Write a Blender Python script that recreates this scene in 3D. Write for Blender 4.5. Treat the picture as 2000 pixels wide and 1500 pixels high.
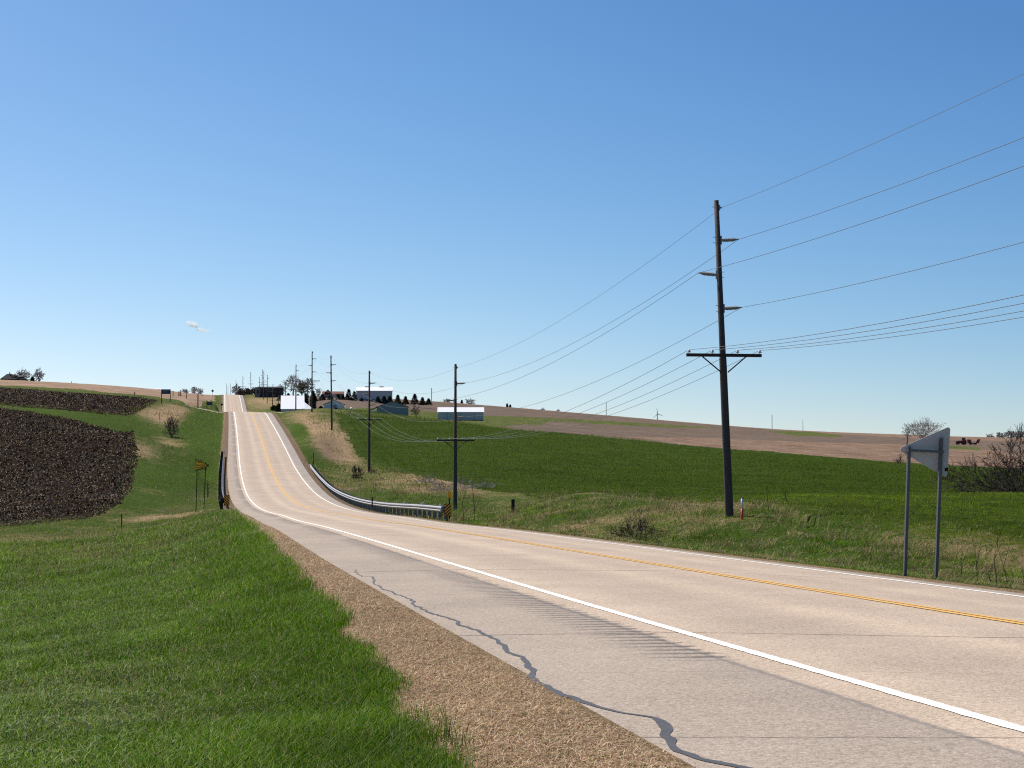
import bpy, math, random
import numpy as np
from mathutils import Vector, Matrix

# ------------------------------------------------------------------ scene, camera, sky, sun, exposure
S = bpy.context.scene
for o in list(bpy.data.objects):
    bpy.data.objects.remove(o)
COL = S.collection
R = math.radians
F = 3000.0                                  # focal length in pixels of a 2000 px wide picture
TH = math.atan(565 / F)                     # the view axis points this far right of the road (+Y)
PH = math.atan(100 / F)                     # and this far up
cam_d = bpy.data.cameras.new("Camera")
cam = bpy.data.objects.new("Camera", cam_d)
COL.objects.link(cam)
cam_d.sensor_width = 36.0
cam_d.lens = 36.0 * F / 2000.0
cam_d.clip_start = 0.1
cam_d.clip_end = 60000
cam.location = (0, 0, 0)                    # the eye is the origin: the ground lies below z = 0
cam.rotation_euler = (math.pi / 2 + PH, 0, -TH)
S.camera = cam
S.render.resolution_x, S.render.resolution_y = 1024, 768

SKY_LIFT, SKY_CURVE = 0.06, ((1.88, 1.74), (1.44, 1.085), (1.13, 0.905))
SUN_AZ, SUN_EL = R(-34), R(50)              # azimuth clockwise from +Y
W = bpy.data.worlds.new("World")
S.world = W
W.use_nodes = True
wn = W.node_tree.nodes
wl = W.node_tree.links
wn.clear()
sky = wn.new("ShaderNodeTexSky")
sky.sky_type = 'NISHITA'
sky.sun_disc = False
sky.sun_elevation = SUN_EL
sky.sun_rotation = SUN_AZ
sky.altitude = 300
sky.air_density = 1.0
sky.dust_density = 0.6
sky.ozone_density = 3.0
bg = wn.new("ShaderNodeBackground")
bg.inputs['Strength'].default_value = 0.10
wo = wn.new("ShaderNodeOutputWorld")
# look a little above the true direction, so that the thin yellow band of the model's horizon stays below the land
tcw = wn.new("ShaderNodeTexCoord")
vadd = wn.new("ShaderNodeVectorMath"); vadd.operation = 'ADD'; vadd.inputs[1].default_value = (0, 0, SKY_LIFT)
wl.new(tcw.outputs['Generated'], vadd.inputs[0]); wl.new(vadd.outputs[0], sky.inputs['Vector'])
# the photograph's deeper, more contrasty blue: a tone curve per channel on the sky model
sepc = wn.new("ShaderNodeSeparateColor"); comb = wn.new("ShaderNodeCombineColor")
wl.new(sky.outputs[0], sepc.inputs[0])
for ch, (pw, gain) in enumerate(SKY_CURVE):
    m0 = wn.new("ShaderNodeMath"); m0.operation = 'MULTIPLY'; m0.inputs[1].default_value = 0.10
    m1 = wn.new("ShaderNodeMath"); m1.operation = 'MINIMUM'; m1.inputs[1].default_value = 1.0
    m2 = wn.new("ShaderNodeMath"); m2.operation = 'POWER'; m2.inputs[1].default_value = pw
    m3 = wn.new("ShaderNodeMath"); m3.operation = 'MULTIPLY'; m3.inputs[1].default_value = gain * 10
    wl.new(sepc.outputs[ch], m0.inputs[0]); wl.new(m0.outputs[0], m1.inputs[0]); wl.new(m1.outputs[0], m2.inputs[0]); wl.new(m2.outputs[0], m3.inputs[0])
    wl.new(m3.outputs[0], comb.inputs[ch])
wl.new(comb.outputs[0], bg.inputs['Color'])
wl.new(bg.outputs[0], wo.inputs['Surface'])

sun_d = bpy.data.lights.new("Sun", 'SUN')
sun_d.energy = 5.0
sun_d.angle = R(0.53)
sun_d.color = (1.0, 0.93, 0.83)
sun = bpy.data.objects.new("Sun", sun_d)
COL.objects.link(sun)
to_sun = Vector((math.sin(SUN_AZ) * math.cos(SUN_EL), math.cos(SUN_AZ) * math.cos(SUN_EL), math.sin(SUN_EL)))
sun.rotation_euler = to_sun.to_track_quat('Z', 'Y').to_euler()
S.view_settings.view_transform = 'Standard'
S.view_settings.look = 'None'
S.view_settings.exposure = 0.4
S.view_settings.gamma = 1.0
S.cycles.use_denoising = False               # keep the crispness of the grass
S.cycles.filter_width = 1.15
S.cycles.max_bounces = 8
S.cycles.sample_clamp_indirect = 2.0
S.cycles.sample_clamp_direct = 3.0

rng = np.random.default_rng(7)
random.seed(7)

# ------------------------------------------------------------------ small maths helpers
def at(px, row, d):
    """the point seen at pixel (px,row) of the 2000x1500 photograph at horizontal distance d along the view axis"""
    k = math.atan(-(row - 750) / F)
    z = d * math.tan(PH + k)
    xr = (px - 1000) / F * (d * math.cos(PH) + z * math.sin(PH))
    return Vector((xr * math.cos(TH) + d * math.sin(TH), -xr * math.sin(TH) + d * math.cos(TH), z))

def sstep(a, b, x):
    t = np.clip((x - a) / (b - a), 0, 1)
    return t * t * (3 - 2 * t)

def _hash(i, j, s):
    n = (i * 374761393 + j * 668265263 + s * 974634777).astype(np.int64) & 0x7fffffff
    n = ((n ^ (n >> 13)) * 1274126177) & 0x7fffffff
    n = n ^ (n >> 16)
    return (n & 0xffff) / 65535.0

def noise(x, y, s=0):
    x = np.asarray(x, float); y = np.asarray(y, float)
    i = np.floor(x).astype(np.int64); j = np.floor(y).astype(np.int64)
    u = x - i; v = y - j
    u = u * u * (3 - 2 * u); v = v * v * (3 - 2 * v)
    a = _hash(i, j, s); b = _hash(i + 1, j, s); c = _hash(i, j + 1, s); d = _hash(i + 1, j + 1, s)
    return (a * (1 - u) + b * u) * (1 - v) + (c * (1 - u) + d * u) * v     # 0..1

def fbm(x, y, s=0, o=3):
    t = 0; a = 0.5; m = 0
    for k in range(o):
        t = t + a * noise(x * 2 ** k, y * 2 ** k, s + k); m += a; a *= 0.5
    return t / m

def spline(xs, ys):
    xs = np.array(xs, float); ys = np.array(ys, float)
    n = len(xs); h = np.diff(xs); sl = np.diff(ys) / h
    m = np.zeros(n); m[0] = sl[0]; m[-1] = sl[-1]
    for i in range(1, n - 1):
        m[i] = (sl[i - 1] * h[i] + sl[i] * h[i - 1]) / (h[i] + h[i - 1])
    def f(x):
        x = np.asarray(x, float)
        i = np.clip(np.searchsorted(xs, x) - 1, 0, n - 2)
        t = np.clip((x - xs[i]) / h[i], 0, 1)
        return ((2*t**3 - 3*t**2 + 1) * ys[i] + (t**3 - 2*t**2 + t) * h[i] * m[i] + (-2*t**3 + 3*t**2) * ys[i+1] + (t**3 - t**2) * h[i] * m[i+1])
    return f

# ------------------------------------------------------------------ road: plan and profile (X of the centre line, Z, over Y)
RY = [-200, -60, 0, 15, 30, 45, 60, 75, 90, 105, 120, 135, 150, 165, 190, 220, 260, 300, 340, 357, 372, 392, 430, 480, 530, 570, 600, 650, 700, 740, 765, 800, 900, 1100, 1600]
RX = [9.4, 8.6, 8.14, 8.02, 7.89, 7.73, 7.52, 7.27, 6.97, 6.65, 6.35, 6.08, 5.89, 5.77, 5.73, 5.81, 5.94, 6.01, 6.02, 6.0, 5.95, 5.85, 5.6, 5.2, 4.85, 4.6, 4.45, 4.45, 4.45, 4.4, 4.2, 3.6, 1, -10, -45]
RZ = [6.0, 1.0, -1.35, -1.94, -2.48, -3.01, -3.55, -4.14, -4.62, -5.16, -5.55, -5.69, -5.57, -5.1, -3.94, -2.01, .48, 2.8, 4.97, 5.38, 5.42, 5.05, 3.9, 3.5, 5.3, 7.6, 9.5, 13.3, 17.0, 19.2, 19.7, 19.0, 15.5, 9, 0]
xc = spline(RY, RX)
zc = spline(RY, RZ)
WL = spline([-200, 14, 34, 60, 110, 185, 240, 1600], [2.13, 2.13, 2.16, 1.95, 1.75, 1.6, 1.45, 1.4])     # paved shoulder, left
WR = spline([-200, 30, 80, 150, 240, 1600], [.6, .62, .7, 1.15, 1.3, 1.3])                   # paved shoulder, right
LL, LR = -3.6, 3.1                                                                            # the two white lines

def road_z(t, Y):
    return zc(Y) - 0.0484 * np.maximum(t, 0) - 0.035 * np.maximum(-t + LL, 0)

# ------------------------------------------------------------------ terrain height: control points on the land, smooth between them
CP = []
def c(px, row, d): p = at(px, row, d); CP.append((p.x, p.y, p.z))
for Y in (-120, -60, -25):
    CP += [(-200, Y, float(zc(Y)) - 1), (-60, Y, float(zc(Y)) - .6), (-10, Y, float(zc(Y)) - .4), (60, Y, float(zc(Y)) + .3), (220, Y, float(zc(Y)) - .5)]
CP += [(0, 0, -1.72), (-4, 1, -1.75), (-20, 5, -2.1)]
for (px, row, d) in [(0,1500,8.5),(450,1500,8.6),(0,1380,12),(0,1268,20),(0,1222,30),(0,1160,45),(0,1116,60),(0,1079,80),(0,1047,100),(0,1026,113),
        (250,1242,20),(250,1184,30),(250,1132,45),(250,1096,60),(250,1064,80),(250,1036,100),(240,1008,122),(-600,1190,45),(-600,1060,90),
        (150,1014,119),(240,983,128),(265,920,160),(265,850,205),(0,795,270),(0,905,175),(130,900,172),(130,815,240),(-600,790,270),(-600,1000,130),(-600,740,450),
        (240,812,262),(305,783,330),(0,757,430),(150,768,400),(0,748,790),(150,753,770),(300,761,760),(-600,735,800),(0,752,590),(150,758,590),(-600,738,600),(240,772,420),(330,777,470),
        (375,769,720),(415,774,700),(300,806,290),(345,790,345),(340,815,290),(325,872,235),(305,880,225),(405,800.6,354),(374,797.2,357),(345,794,362),(385,872,228),(395,930,165),(410,972,132),(345,1000,125),
        (410,785,480),(420,790,430),
        (2000,1053,43),(1850,1027,49),(1700,1007,55),(1507,989,63),(1424,1013,60),(1330,1003,68),(1750,985,66),(2000,1010,56),(1500,969,80),(1750,968,78),(2000,968,76),
        (1500,985,112),(2000,990,112),(1990,982,120),(1700,966,150),(1950,968,150),(1500,958,150),(1250,974,86),(1100,968,100),(1100,958,140),(1250,955,145),
        (1424,878,330),(1700,899,330),(1900,912,330),(2000,914,330),(1000,840,330),(1100,846,330),(1250,861,330),(700,809,395),(762,812,420),(900,822,420),(950,822,420),(652,801,430),
        (1000,828,450),(1200,845,430),(1424,858,430),(1700,870,430),(1900,882,410),(2000,888,400),(1876,869,640),(1000,799,800),(1200,814,800),(1424,832,800),(1600,843,800),(1800,851,800),(1950,858,800),(2100,858,800),
        (850,788,800),(740,787,565),(630,778,560),(575,807.5,392),(560,807,380),(548,806,395),(2600,1085,40),(2600,985,80),(2600,990,120),(2600,930,330),(2600,880,700),
        (889,1018,122),(840,995,112),(960,958,152),(1000,1003,98),(940,1022,93),(1100,1010,78),(800,978,132),(830,938,165),(697,937,176),(721,920,191),(760,922,185),(690,898,218),(648,839,257),(665,838,262),(620,798,322),(592,800,345),(640,800,335),
        (600,850,238),(575,835,262),(530,800,470),(513,780,690),(535,775,720),(490,771,780),(560,772,760),(480,785,640),(1500,905,230),(1000,890,215),(1250,915,215),(1900,940,215),(1000,935,170)]:
    c(px, row, d)
for a in range(-70, 90, 10):
    for r_, z_ in ((1500, -7), (3000, -14)):
        CP.append((r_ * math.sin(R(a)), r_ * math.cos(R(a)), z_ - (0 if a > 14 else 6)))
for Y in (0, 8, 15, 25, 35, 48, 60, 75, 90, 105, 120, 135, 150, 170, 190, 220, 260, 300, 340, 365, 400, 450, 500, 560, 620, 700, 760, 850, 1000):
    for t, dz in ((-7.4, -.22), (5.4, -.25)):
        CP.append((float(xc(Y)) + t, Y, float(road_z(np.array(t * .7), np.array(float(Y)))) + dz))
for Y in (8, 15, 25, 35, 48, 60, 75):
    CP.append((float(xc(Y)) + 7.6, Y, float(zc(Y)) - .75))          # the shallow ditch right of the road
CP = np.array(CP)
def warp(X, Y):
    r = np.sqrt(X * X + Y * Y) + 1e-6
    k = (r + 12.0) ** -0.62
    return X * k, Y * k
cu, cv = warp(CP[:, 0], CP[:, 1])
def kern(a, b):
    r2 = a * a + b * b
    return 0.5 * r2 * np.log(r2 + 1e-9)
n = len(CP)
K = kern(cu[:, None] - cu[None], cv[:, None] - cv[None]) + np.eye(n) * 2e-3
P = np.c_[np.ones(n), cu, cv]
A = np.block([[K, P], [P.T, np.zeros((3, 3))]])
sol = np.linalg.solve(A, np.r_[CP[:, 2], 0, 0, 0])

def tps(X, Y):
    X = np.asarray(X, float).ravel(); Y = np.asarray(Y, float).ravel()
    out = np.empty(len(X))
    for i in range(0, len(X), 20000):
        u, v = warp(X[i:i + 20000], Y[i:i + 20000])
        out[i:i + 20000] = kern(u[:, None] - cu, v[:, None] - cv) @ sol[:n] + sol[n] + sol[n + 1] * u + sol[n + 2] * v
    return out

def H(X, Y, rough=False):
    X = np.asarray(X, float); Y = np.asarray(Y, float); sh = X.shape
    X = X.ravel(); Y = Y.ravel()
    z = tps(X, Y)
    t = X - xc(Y)
    e = np.where(t < 0, -t - (3.6 + WL(Y)), t - (3.1 + WR(Y)))           # distance outside the pavement
    far = np.sqrt(X * X + Y * Y)
    az_ = np.degrees(np.arctan2(X, Y))
    rim = np.interp(az_, [10, 12, 14, 17, 20, 22, 25, 29, 31, 40], [130, 100, 90, 76, 68, 56, 48, 41, 39, 33])
    q = far / rim
    z = z - .26 * sstep(16.5, 19, az_) * (1 - sstep(38, 45, az_)) * sstep(.84, .97, q) * (1 - sstep(.990, 1.0, q))
    if rough:
        k = sstep(.8, 3, e)
        z = z + k * ((fbm(X / 3.1, Y / 3.1, 3) - .5) * .30 + (fbm(X * 1.6, Y * 1.6, 9) - .5) * .10) * sstep(3, 20, far)
    tz = np.where(t < 0, -(3.6 + WL(Y)), 3.1 + WR(Y))
    zr = np.where(e < 0, road_z(t, Y) + .004 - .034 * sstep(.0, .35, -e), road_z(tz, Y) + .004 - .07 * np.maximum(e - .2, 0))
    w = sstep(.3, 3.2, e)
    w = np.where((Y > 1000) | (Y < -150), 1, w)
    return (zr * (1 - w) + z * w).reshape(sh)

def hz(x, y): return float(H(np.array([x]), np.array([y]))[0])
def on(px, d):
    """the ground point in the direction of pixel column px at distance d"""
    p = at(px, 850, d)
    p.z = hz(p.x, p.y)
    return p

_D = np.geomspace(6, 1500, 1600)
def hit(px, row):
    """where the line of sight through a pixel first meets the land"""
    k = math.tan(PH + math.atan(-(row - 750) / F))
    z = _D * k
    xr = (px - 1000) / F * (_D * math.cos(PH) + z * math.sin(PH))
    X = xr * math.cos(TH) + _D * math.sin(TH); Y = -xr * math.sin(TH) + _D * math.cos(TH)
    h = H(X, Y)
    b = np.nonzero(z <= h)[0]
    i = b[0] if len(b) else len(_D) // 2
    return Vector((X[i], Y[i], h[i]))

# ------------------------------------------------------------------ object helpers
def tag(o, label=None, cat=None, group=None, kind=None):
    if label: o['label'] = label
    if cat: o['category'] = cat
    if group: o['group'] = group
    if kind: o['kind'] = kind
    return o

def empty(name, loc, rz=0.0, **k):
    o = bpy.data.objects.new(name, None)
    COL.objects.link(o)
    o.location = loc
    o.rotation_euler = (0, 0, rz)
    o.empty_display_size = .3
    return tag(o, **k)

class MB:
    """collects shapes, then links them as ONE mesh object"""
    def __init__(s): s.v = []; s.f = []; s.c = []
    def add(s, vs, fs):
        b = len(s.v); s.v += [tuple(p) for p in vs]; s.f += [tuple(i + b for i in f) for f in fs]; return s
    def box(s, c0, size, rot=None, bev=0.0):
        x, y, z = [q / 2 for q in size]
        vs = [Vector((i * x, j * y, k * z)) for k in (-1, 1) for j in (-1, 1) for i in (-1, 1)]
        fs = [(0, 2, 3, 1), (4, 5, 7, 6), (0, 1, 5, 4), (2, 6, 7, 3), (0, 4, 6, 2), (1, 3, 7, 5)]
        if rot is not None: vs = [rot @ p for p in vs]
        return s.add([p + Vector(c0) for p in vs], fs)
    def tube(s, pts, rad, n=8, cap=True):
        pts = [Vector(p) for p in pts]
        if not hasattr(rad, '__len__'): rad = [rad] * len(pts)
        vs = []; fs = []
        for i, p in enumerate(pts):
            d = (pts[min(i + 1, len(pts) - 1)] - pts[max(i - 1, 0)]).normalized()
            a = Vector((0, 0, 1)) if abs(d.z) < .9 else Vector((1, 0, 0))
            u = d.cross(a).normalized(); w = d.cross(u)
            vs += [p + (u * math.cos(2 * math.pi * k / n) + w * math.sin(2 * math.pi * k / n)) * rad[i] for k in range(n)]
        for i in range(len(pts) - 1):
            fs += [(i * n + k, i * n + (k + 1) % n, (i + 1) * n + (k + 1) % n, (i + 1) * n + k) for k in range(n)]
        if cap:
            fs += [tuple(reversed(range(n))), tuple((len(pts) - 1) * n + k for k in range(n))]
        return s.add(vs, fs)
    def prism(s, poly, a, b):
        """poly: list of 3D points; extruded from offset a to offset b (vectors)"""
        m = len(poly)
        vs = [Vector(p) + Vector(a) for p in poly] + [Vector(p) + Vector(b) for p in poly]
        fs = [tuple(reversed(range(m))), tuple(range(m, 2 * m))] + [(k, (k + 1) % m, m + (k + 1) % m, m + k) for k in range(m)]
        return s.add(vs, fs)
    def ellipsoid(s, c0, r, nu=12, nv=8):
        vs = []; fs = []
        for j in range(nv + 1):
            th = math.pi * j / nv
            for i in range(nu):
                ph = 2 * math.pi * i / nu
                vs.append(Vector(c0) + Vector((r[0] * math.sin(th) * math.cos(ph), r[1] * math.sin(th) * math.sin(ph), r[2] * math.cos(th))))
        for j in range(nv):
            for i in range(nu):
                fs.append((j * nu + i, (j + 1) * nu + i, (j + 1) * nu + (i + 1) % nu, j * nu + (i + 1) % nu))
        return s.add(vs, fs)
    def build(s, name, mat, parent=None, smooth=False):
        me = bpy.data.meshes.new(name)
        me.from_pydata(s.v, [], s.f)
        me.validate()
        o = bpy.data.objects.new(name, me)
        COL.objects.link(o)
        me.materials.append(mat)
        if smooth:
            me.polygons.foreach_set('use_smooth', [True] * len(me.polygons))
        if parent is not None: o.parent = parent
        return o

def np_mesh(name, verts, loops, starts, totals, mat=None, smooth=False):
    me = bpy.data.meshes.new(name)
    me.vertices.add(len(verts)); me.vertices.foreach_set('co', np.ascontiguousarray(verts, np.float32).ravel())
    me.loops.add(len(loops)); me.loops.foreach_set('vertex_index', np.ascontiguousarray(loops, np.int32))
    me.polygons.add(len(starts)); me.polygons.foreach_set('loop_start', np.ascontiguousarray(starts, np.int32))
    me.polygons.foreach_set('loop_total', np.ascontiguousarray(totals, np.int32))
    me.polygons.foreach_set('use_smooth', np.full(len(starts), smooth))
    me.update(calc_edges=True)
    if mat: me.materials.append(mat)
    o = bpy.data.objects.new(name, me)
    COL.objects.link(o)
    return o

def copy_tree(o, parent=None):
    cpy = o.copy(); COL.objects.link(cpy)
    if parent is not None: cpy.parent = parent
    for ch in list(o.children): copy_tree(ch, cpy)
    return cpy

# ------------------------------------------------------------------ material helpers
class NT:
    def __init__(s, name):
        s.m = bpy.data.materials.new(name); s.m.use_nodes = True
        s.t = s.m.node_tree; s.t.nodes.clear()
        s.out = s.t.nodes.new('ShaderNodeOutputMaterial')
    def n(s, typ, **k):
        nd = s.t.nodes.new(typ)
        for a, b in k.items(): setattr(nd, a, b)
        return nd
    def set(s, sock, v):
        if hasattr(v, 'is_linked') or isinstance(v, bpy.types.NodeSocket): s.t.links.new(v, sock)
        else:
            if isinstance(v, (tuple, list)) and len(v) == 3 and sock.type == 'RGBA': v = (*v, 1)
            sock.default_value = v
    def math(s, op, a, b=None, cl=False):
        nd = s.n('ShaderNodeMath', operation=op, use_clamp=cl); s.set(nd.inputs[0], a)
        if b is not None: s.set(nd.inputs[1], b)
        return nd.outputs[0]
    def mix(s, f, a, b, mode='MIX'):
        nd = s.n('ShaderNodeMix', data_type='RGBA', blend_type=mode); s.set(nd.inputs[0], f); s.set(nd.inputs[6], a); s.set(nd.inputs[7], b)
        return nd.outputs[2]
    def noise(s, scale, detail=4, rough=.6, vec=None, dist=0):
        nd = s.n('ShaderNodeTexNoise'); nd.inputs['Scale'].default_value = scale; nd.inputs['Detail'].default_value = detail
        nd.inputs['Roughness'].default_value = rough; nd.inputs['Distortion'].default_value = dist
        s.set(nd.inputs['Vector'], vec if vec is not None else s.pos())
        mr = s.n('ShaderNodeMapRange', clamp=False); s.t.links.new(nd.outputs[0], mr.inputs[0])
        mr.inputs[1].default_value = .3; mr.inputs[2].default_value = .7
        return mr.outputs[0]
    def pos(s):
        if not hasattr(s, '_p'): s._p = s.n('ShaderNodeTexCoord').outputs['Object']
        return s._p
    def ramp(s, f, stops, interp='LINEAR'):
        nd = s.n('ShaderNodeValToRGB'); cr = nd.color_ramp; cr.interpolation = interp
        while len(cr.elements) < len(stops): cr.elements.new(.5)
        for e, (p, col) in zip(cr.elements, stops):
            e.position = p; e.color = (*col, 1) if len(col) == 3 else col
        s.set(nd.inputs[0], f)
        return nd.outputs[0]
    def rng(s, v, a, b, c0=0, d=1):
        nd = s.n('ShaderNodeMapRange'); s.set(nd.inputs[0], v)
        for i, q in enumerate((a, b, c0, d)): nd.inputs[i + 1].default_value = q
        return nd.outputs[0]
    def attr(s, name):
        return s.n('ShaderNodeAttribute', attribute_name=name)
    def bump(s, h, strength=.4, dist=.05):
        nd = s.n('ShaderNodeBump'); nd.inputs['Strength'].default_value = strength; nd.inputs['Distance'].default_value = dist
        s.set(nd.inputs['Height'], h); return nd.outputs[0]
    def bsdf(s, col, rough=.8, spec=.3, metal=0, normal=None):
        b = s.n('ShaderNodeBsdfPrincipled'); s.set(b.inputs['Base Color'], col); s.set(b.inputs['Roughness'], rough)
        b.inputs['Specular IOR Level'].default_value = spec; b.inputs['Metallic'].default_value = metal
        if normal is not None: s.set(b.inputs['Normal'], normal)
        s.t.links.new(b.outputs[0], s.out.inputs[0]); s.b = b
        return s

def simple(name, col, rough=.7, spec=.3, metal=0, var=.25, scale=8, bump=0):
    t = NT(name)
    nz = t.noise(scale, 5, .65)
    a = tuple(q * (1 - var) for q in col); b = tuple(min(1, q * (1 + var)) for q in col)
    cl = t.ramp(nz, [(.0, a), (1.0, b)])
    t.bsdf(cl, rough, spec, metal, t.bump(nz, .5, bump) if bump else None)
    return t.m

def g(v): return tuple(((q / 255 + .055) / 1.055) ** 2.4 if q > 10 else q / 255 / 12.92 for q in v)

M = {}
M['pole'] = simple('pole_wood', (.075, .062, .055), .85, .2, 0, .45, 14, .01)
M['arm'] = simple('crossarm_wood', (.065, .04, .032), .8, .2, 0, .35, 12)
M['steel'] = simple('galvanised_steel', (.28, .28, .28), .5, .5, .55, .12, 20)
M['post_steel'] = simple('sign_post_steel', (.11, .11, .115), .35, .5, .35, .2, 30)
M['dark_post'] = simple('dark_timber', (.022, .02, .019), .85, .2, 0, .4, 20)
M['polymer'] = simple('grey_polymer', (.30, .28, .25), .5, .4, 0, .1, 30)
M['porcelain'] = simple('white_porcelain', (.62, .62, .60), .25, .5, 0, .08, 30)
M['wire'] = simple('weathered_wire', (.16, .16, .17), .5, .4, .5, .1, 5)
M['sign_back'] = simple('sign_back_aluminium', (.52, .50, .46), .6, .3, .0, .06, 6)
M['yellow_sign'] = simple('yellow_sheeting', (1.0, .53, .01), .45, .4, 0, .06, 10)
M['black'] = simple('black_paint', (.012, .012, .012), .6, .3, 0, .2, 10)
M['blue_sign'] = simple('blue_sign_face', (.035, .055, .10), .5, .3, 0, .2, 4)
M['pale_blue'] = simple('pale_sign_lettering', (.22, .26, .32), .6, .3, 0, .1, 4)
M['red'] = simple('red_plastic', (.55, .04, .02), .45, .4, 0, .1, 10)
M['white_pl'] = simple('white_plastic', (.7, .7, .68), .45, .4, 0, .1, 10)
M['orange'] = simple('orange_sheeting', (.85, .38, .02), .5, .3, 0, .05, 10)
M['white_metal'] = simple('white_metal_roof', (.80, .81, .82), .4, .5, .1, .04, 1)
M['grey_wall'] = simple('grey_metal_siding', (.44, .45, .44), .5, .4, .2, .08, .8)
M['teal_wall'] = simple('slate_blue_siding', (.22, .255, .25), .55, .4, .1, .1, .8)
M['pale_wall'] = simple('pale_blue_siding', (.50, .56, .56), .6, .3, 0, .08, .8)
M['teal_band'] = simple('teal_siding', (.17, .22, .22), .55, .3, 0, .08, .8)
M['roof_dark'] = simple('dark_shingle', (.035, .032, .034), .9, .2, 0, .3, 2)
M['roof_red'] = simple('red_brown_shingle', (.16, .06, .045), .85, .2, 0, .3, 2)
M['roof_teal'] = simple('grey_green_roof', (.10, .13, .13), .6, .3, .1, .1, 1)
M['tan_wall'] = simple('tan_siding', (.22, .17, .14), .8, .2, 0, .1, 1)
M['grey_boards'] = simple('weathered_boards', (.20, .19, .17), .9, .2, 0, .2, 1.5)
M['dark_barn'] = simple('dark_weathered_siding', (.05, .045, .048), .85, .2, 0, .35, .8)
M['concrete'] = simple('pale_gravel', (.42, .38, .31), .95, .1, 0, .15, 2)
M['rubber'] = simple('black_rubber', (.012, .012, .013), .8, .2, 0, .2, 10)
M['tractor_red'] = simple('dark_red_paint', (.16, .02, .02), .45, .4, 0, .2, 5)
M['glass'] = simple('dark_window_glass', (.02, .025, .03), .15, .6, 0, .1, 3)
M['trunk'] = simple('grey_bark', (.12, .105, .095), .9, .15, 0, .35, 4)
M['twig'] = simple('grey_twigs', (.30, .265, .25), .9, .15, 0, .3, .6)
M['twig_red'] = simple('reddish_twigs', (.14, .092, .08), .9, .15, 0, .35, .6)
M['twig_dark'] = simple('dark_twigs', (.058, .044, .037), .9, .15, 0, .4, 1)
M['bud'] = simple('yellow_green_buds', (.16, .17, .055), .9, .1, 0, .35, 1)
M['needle'] = simple('dark_green_needles', (.016, .026, .013), .9, .15, 0, .5, 1.5)

def blade_mat(name, rough=.5, trans=.40, spec=.06):
    t = NT(name)
    a = t.attr('Col').outputs['Color']
    t.bsdf(a, rough, spec)
    tr = t.n('ShaderNodeBsdfTranslucent'); t.t.links.new(a, tr.inputs[0])
    mx = t.n('ShaderNodeMixShader'); mx.inputs[0].default_value = trans
    t.t.links.new(t.b.outputs[0], mx.inputs[1]); t.t.links.new(tr.outputs[0], mx.inputs[2]); t.t.links.new(mx.outputs[0], t.out.inputs[0])
    return t.m
M['blade'] = blade_mat('grass_blade')
M['clod'] = blade_mat('turned_soil', .95, 0.0, .0)
M['straw'] = blade_mat('straw_blade', .7, .25, .05)

def ground_mat():
    t = NT('verge_turf')
    big = t.noise(.35, 5, .65); mid = t.noise(2.2, 6, .7); fine = t.noise(16, 6, .75)
    green = t.ramp(fine, [(.05, (.020, .036, .004)), (.5, (.052, .090, .012)), (.95, (.12, .165, .04))])
    straw = t.ramp(fine, [(.05, (.14, .09, .05)), (.5, (.34, .235, .135)), (.95, (.54, .41, .26))])
    dry = t.attr('dry').outputs['Fac']
    f = t.math('ADD', dry, t.math('MULTIPLY', t.math('SUBTRACT', mid, .5), .42))
    f = t.math('ADD', f, t.math('MULTIPLY', t.math('SUBTRACT', big, .5), .28))
    f = t.rng(f, .28, .72)
    soil = t.ramp(fine, [(.0, (.09, .06, .045)), (1.0, (.20, .145, .10))])
    cl = t.mix(f, green, straw)
    cl = t.mix(t.attr('soil').outputs['Fac'], cl, soil)
    t.bsdf(cl, .95, .02, 0, t.bump(t.math('ADD', mid, t.math('MULTIPLY', fine, .5)), .9, .12))
    return t.m
M['ground'] = ground_mat()

def plough_mat(name, lo, mid_, hi, speck=1.1):
    t = NT(name)
    a = t.noise(1.3, 8, .8); b = t.noise(.06, 4, .6); f = t.noise(5, 6, .8)
    cl = t.ramp(a, [(.1, lo), (.55, mid_), (1.0, hi)])
    cl = t.mix(t.rng(f, speck, speck + .1), cl, (.34, .29, .23))
    cl = t.mix(t.rng(b, .1, 1, 0, .5), cl, t.mix(.5, cl, mid_))
    # faint tracks of the implement
    mp = t.n('ShaderNodeMapping'); mp.inputs['Rotation'].default_value = (0, 0, R(24)); mp.inputs['Scale'].default_value = (.05, .9, 1); t.set(mp.inputs[0], t.pos())
    st = t.noise(1.0, 3, .6, mp.outputs[0])
    cl = t.mix(t.rng(st, .8, 1.2, 0, .45), cl, hi)
    t.bsdf(cl, .95, .02, 0, t.bump(t.math('ADD', a, f), 1.0, .35))
    return t.m
M['plough'] = plough_mat('ploughed_soil', (.014, .009, .005), (.050, .033, .021), (.125, .090, .064), .95)
M['plough2'] = plough_mat('ploughed_soil_far', (.026, .016, .011), (.062, .040, .028), (.125, .088, .064), 1.05)

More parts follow.
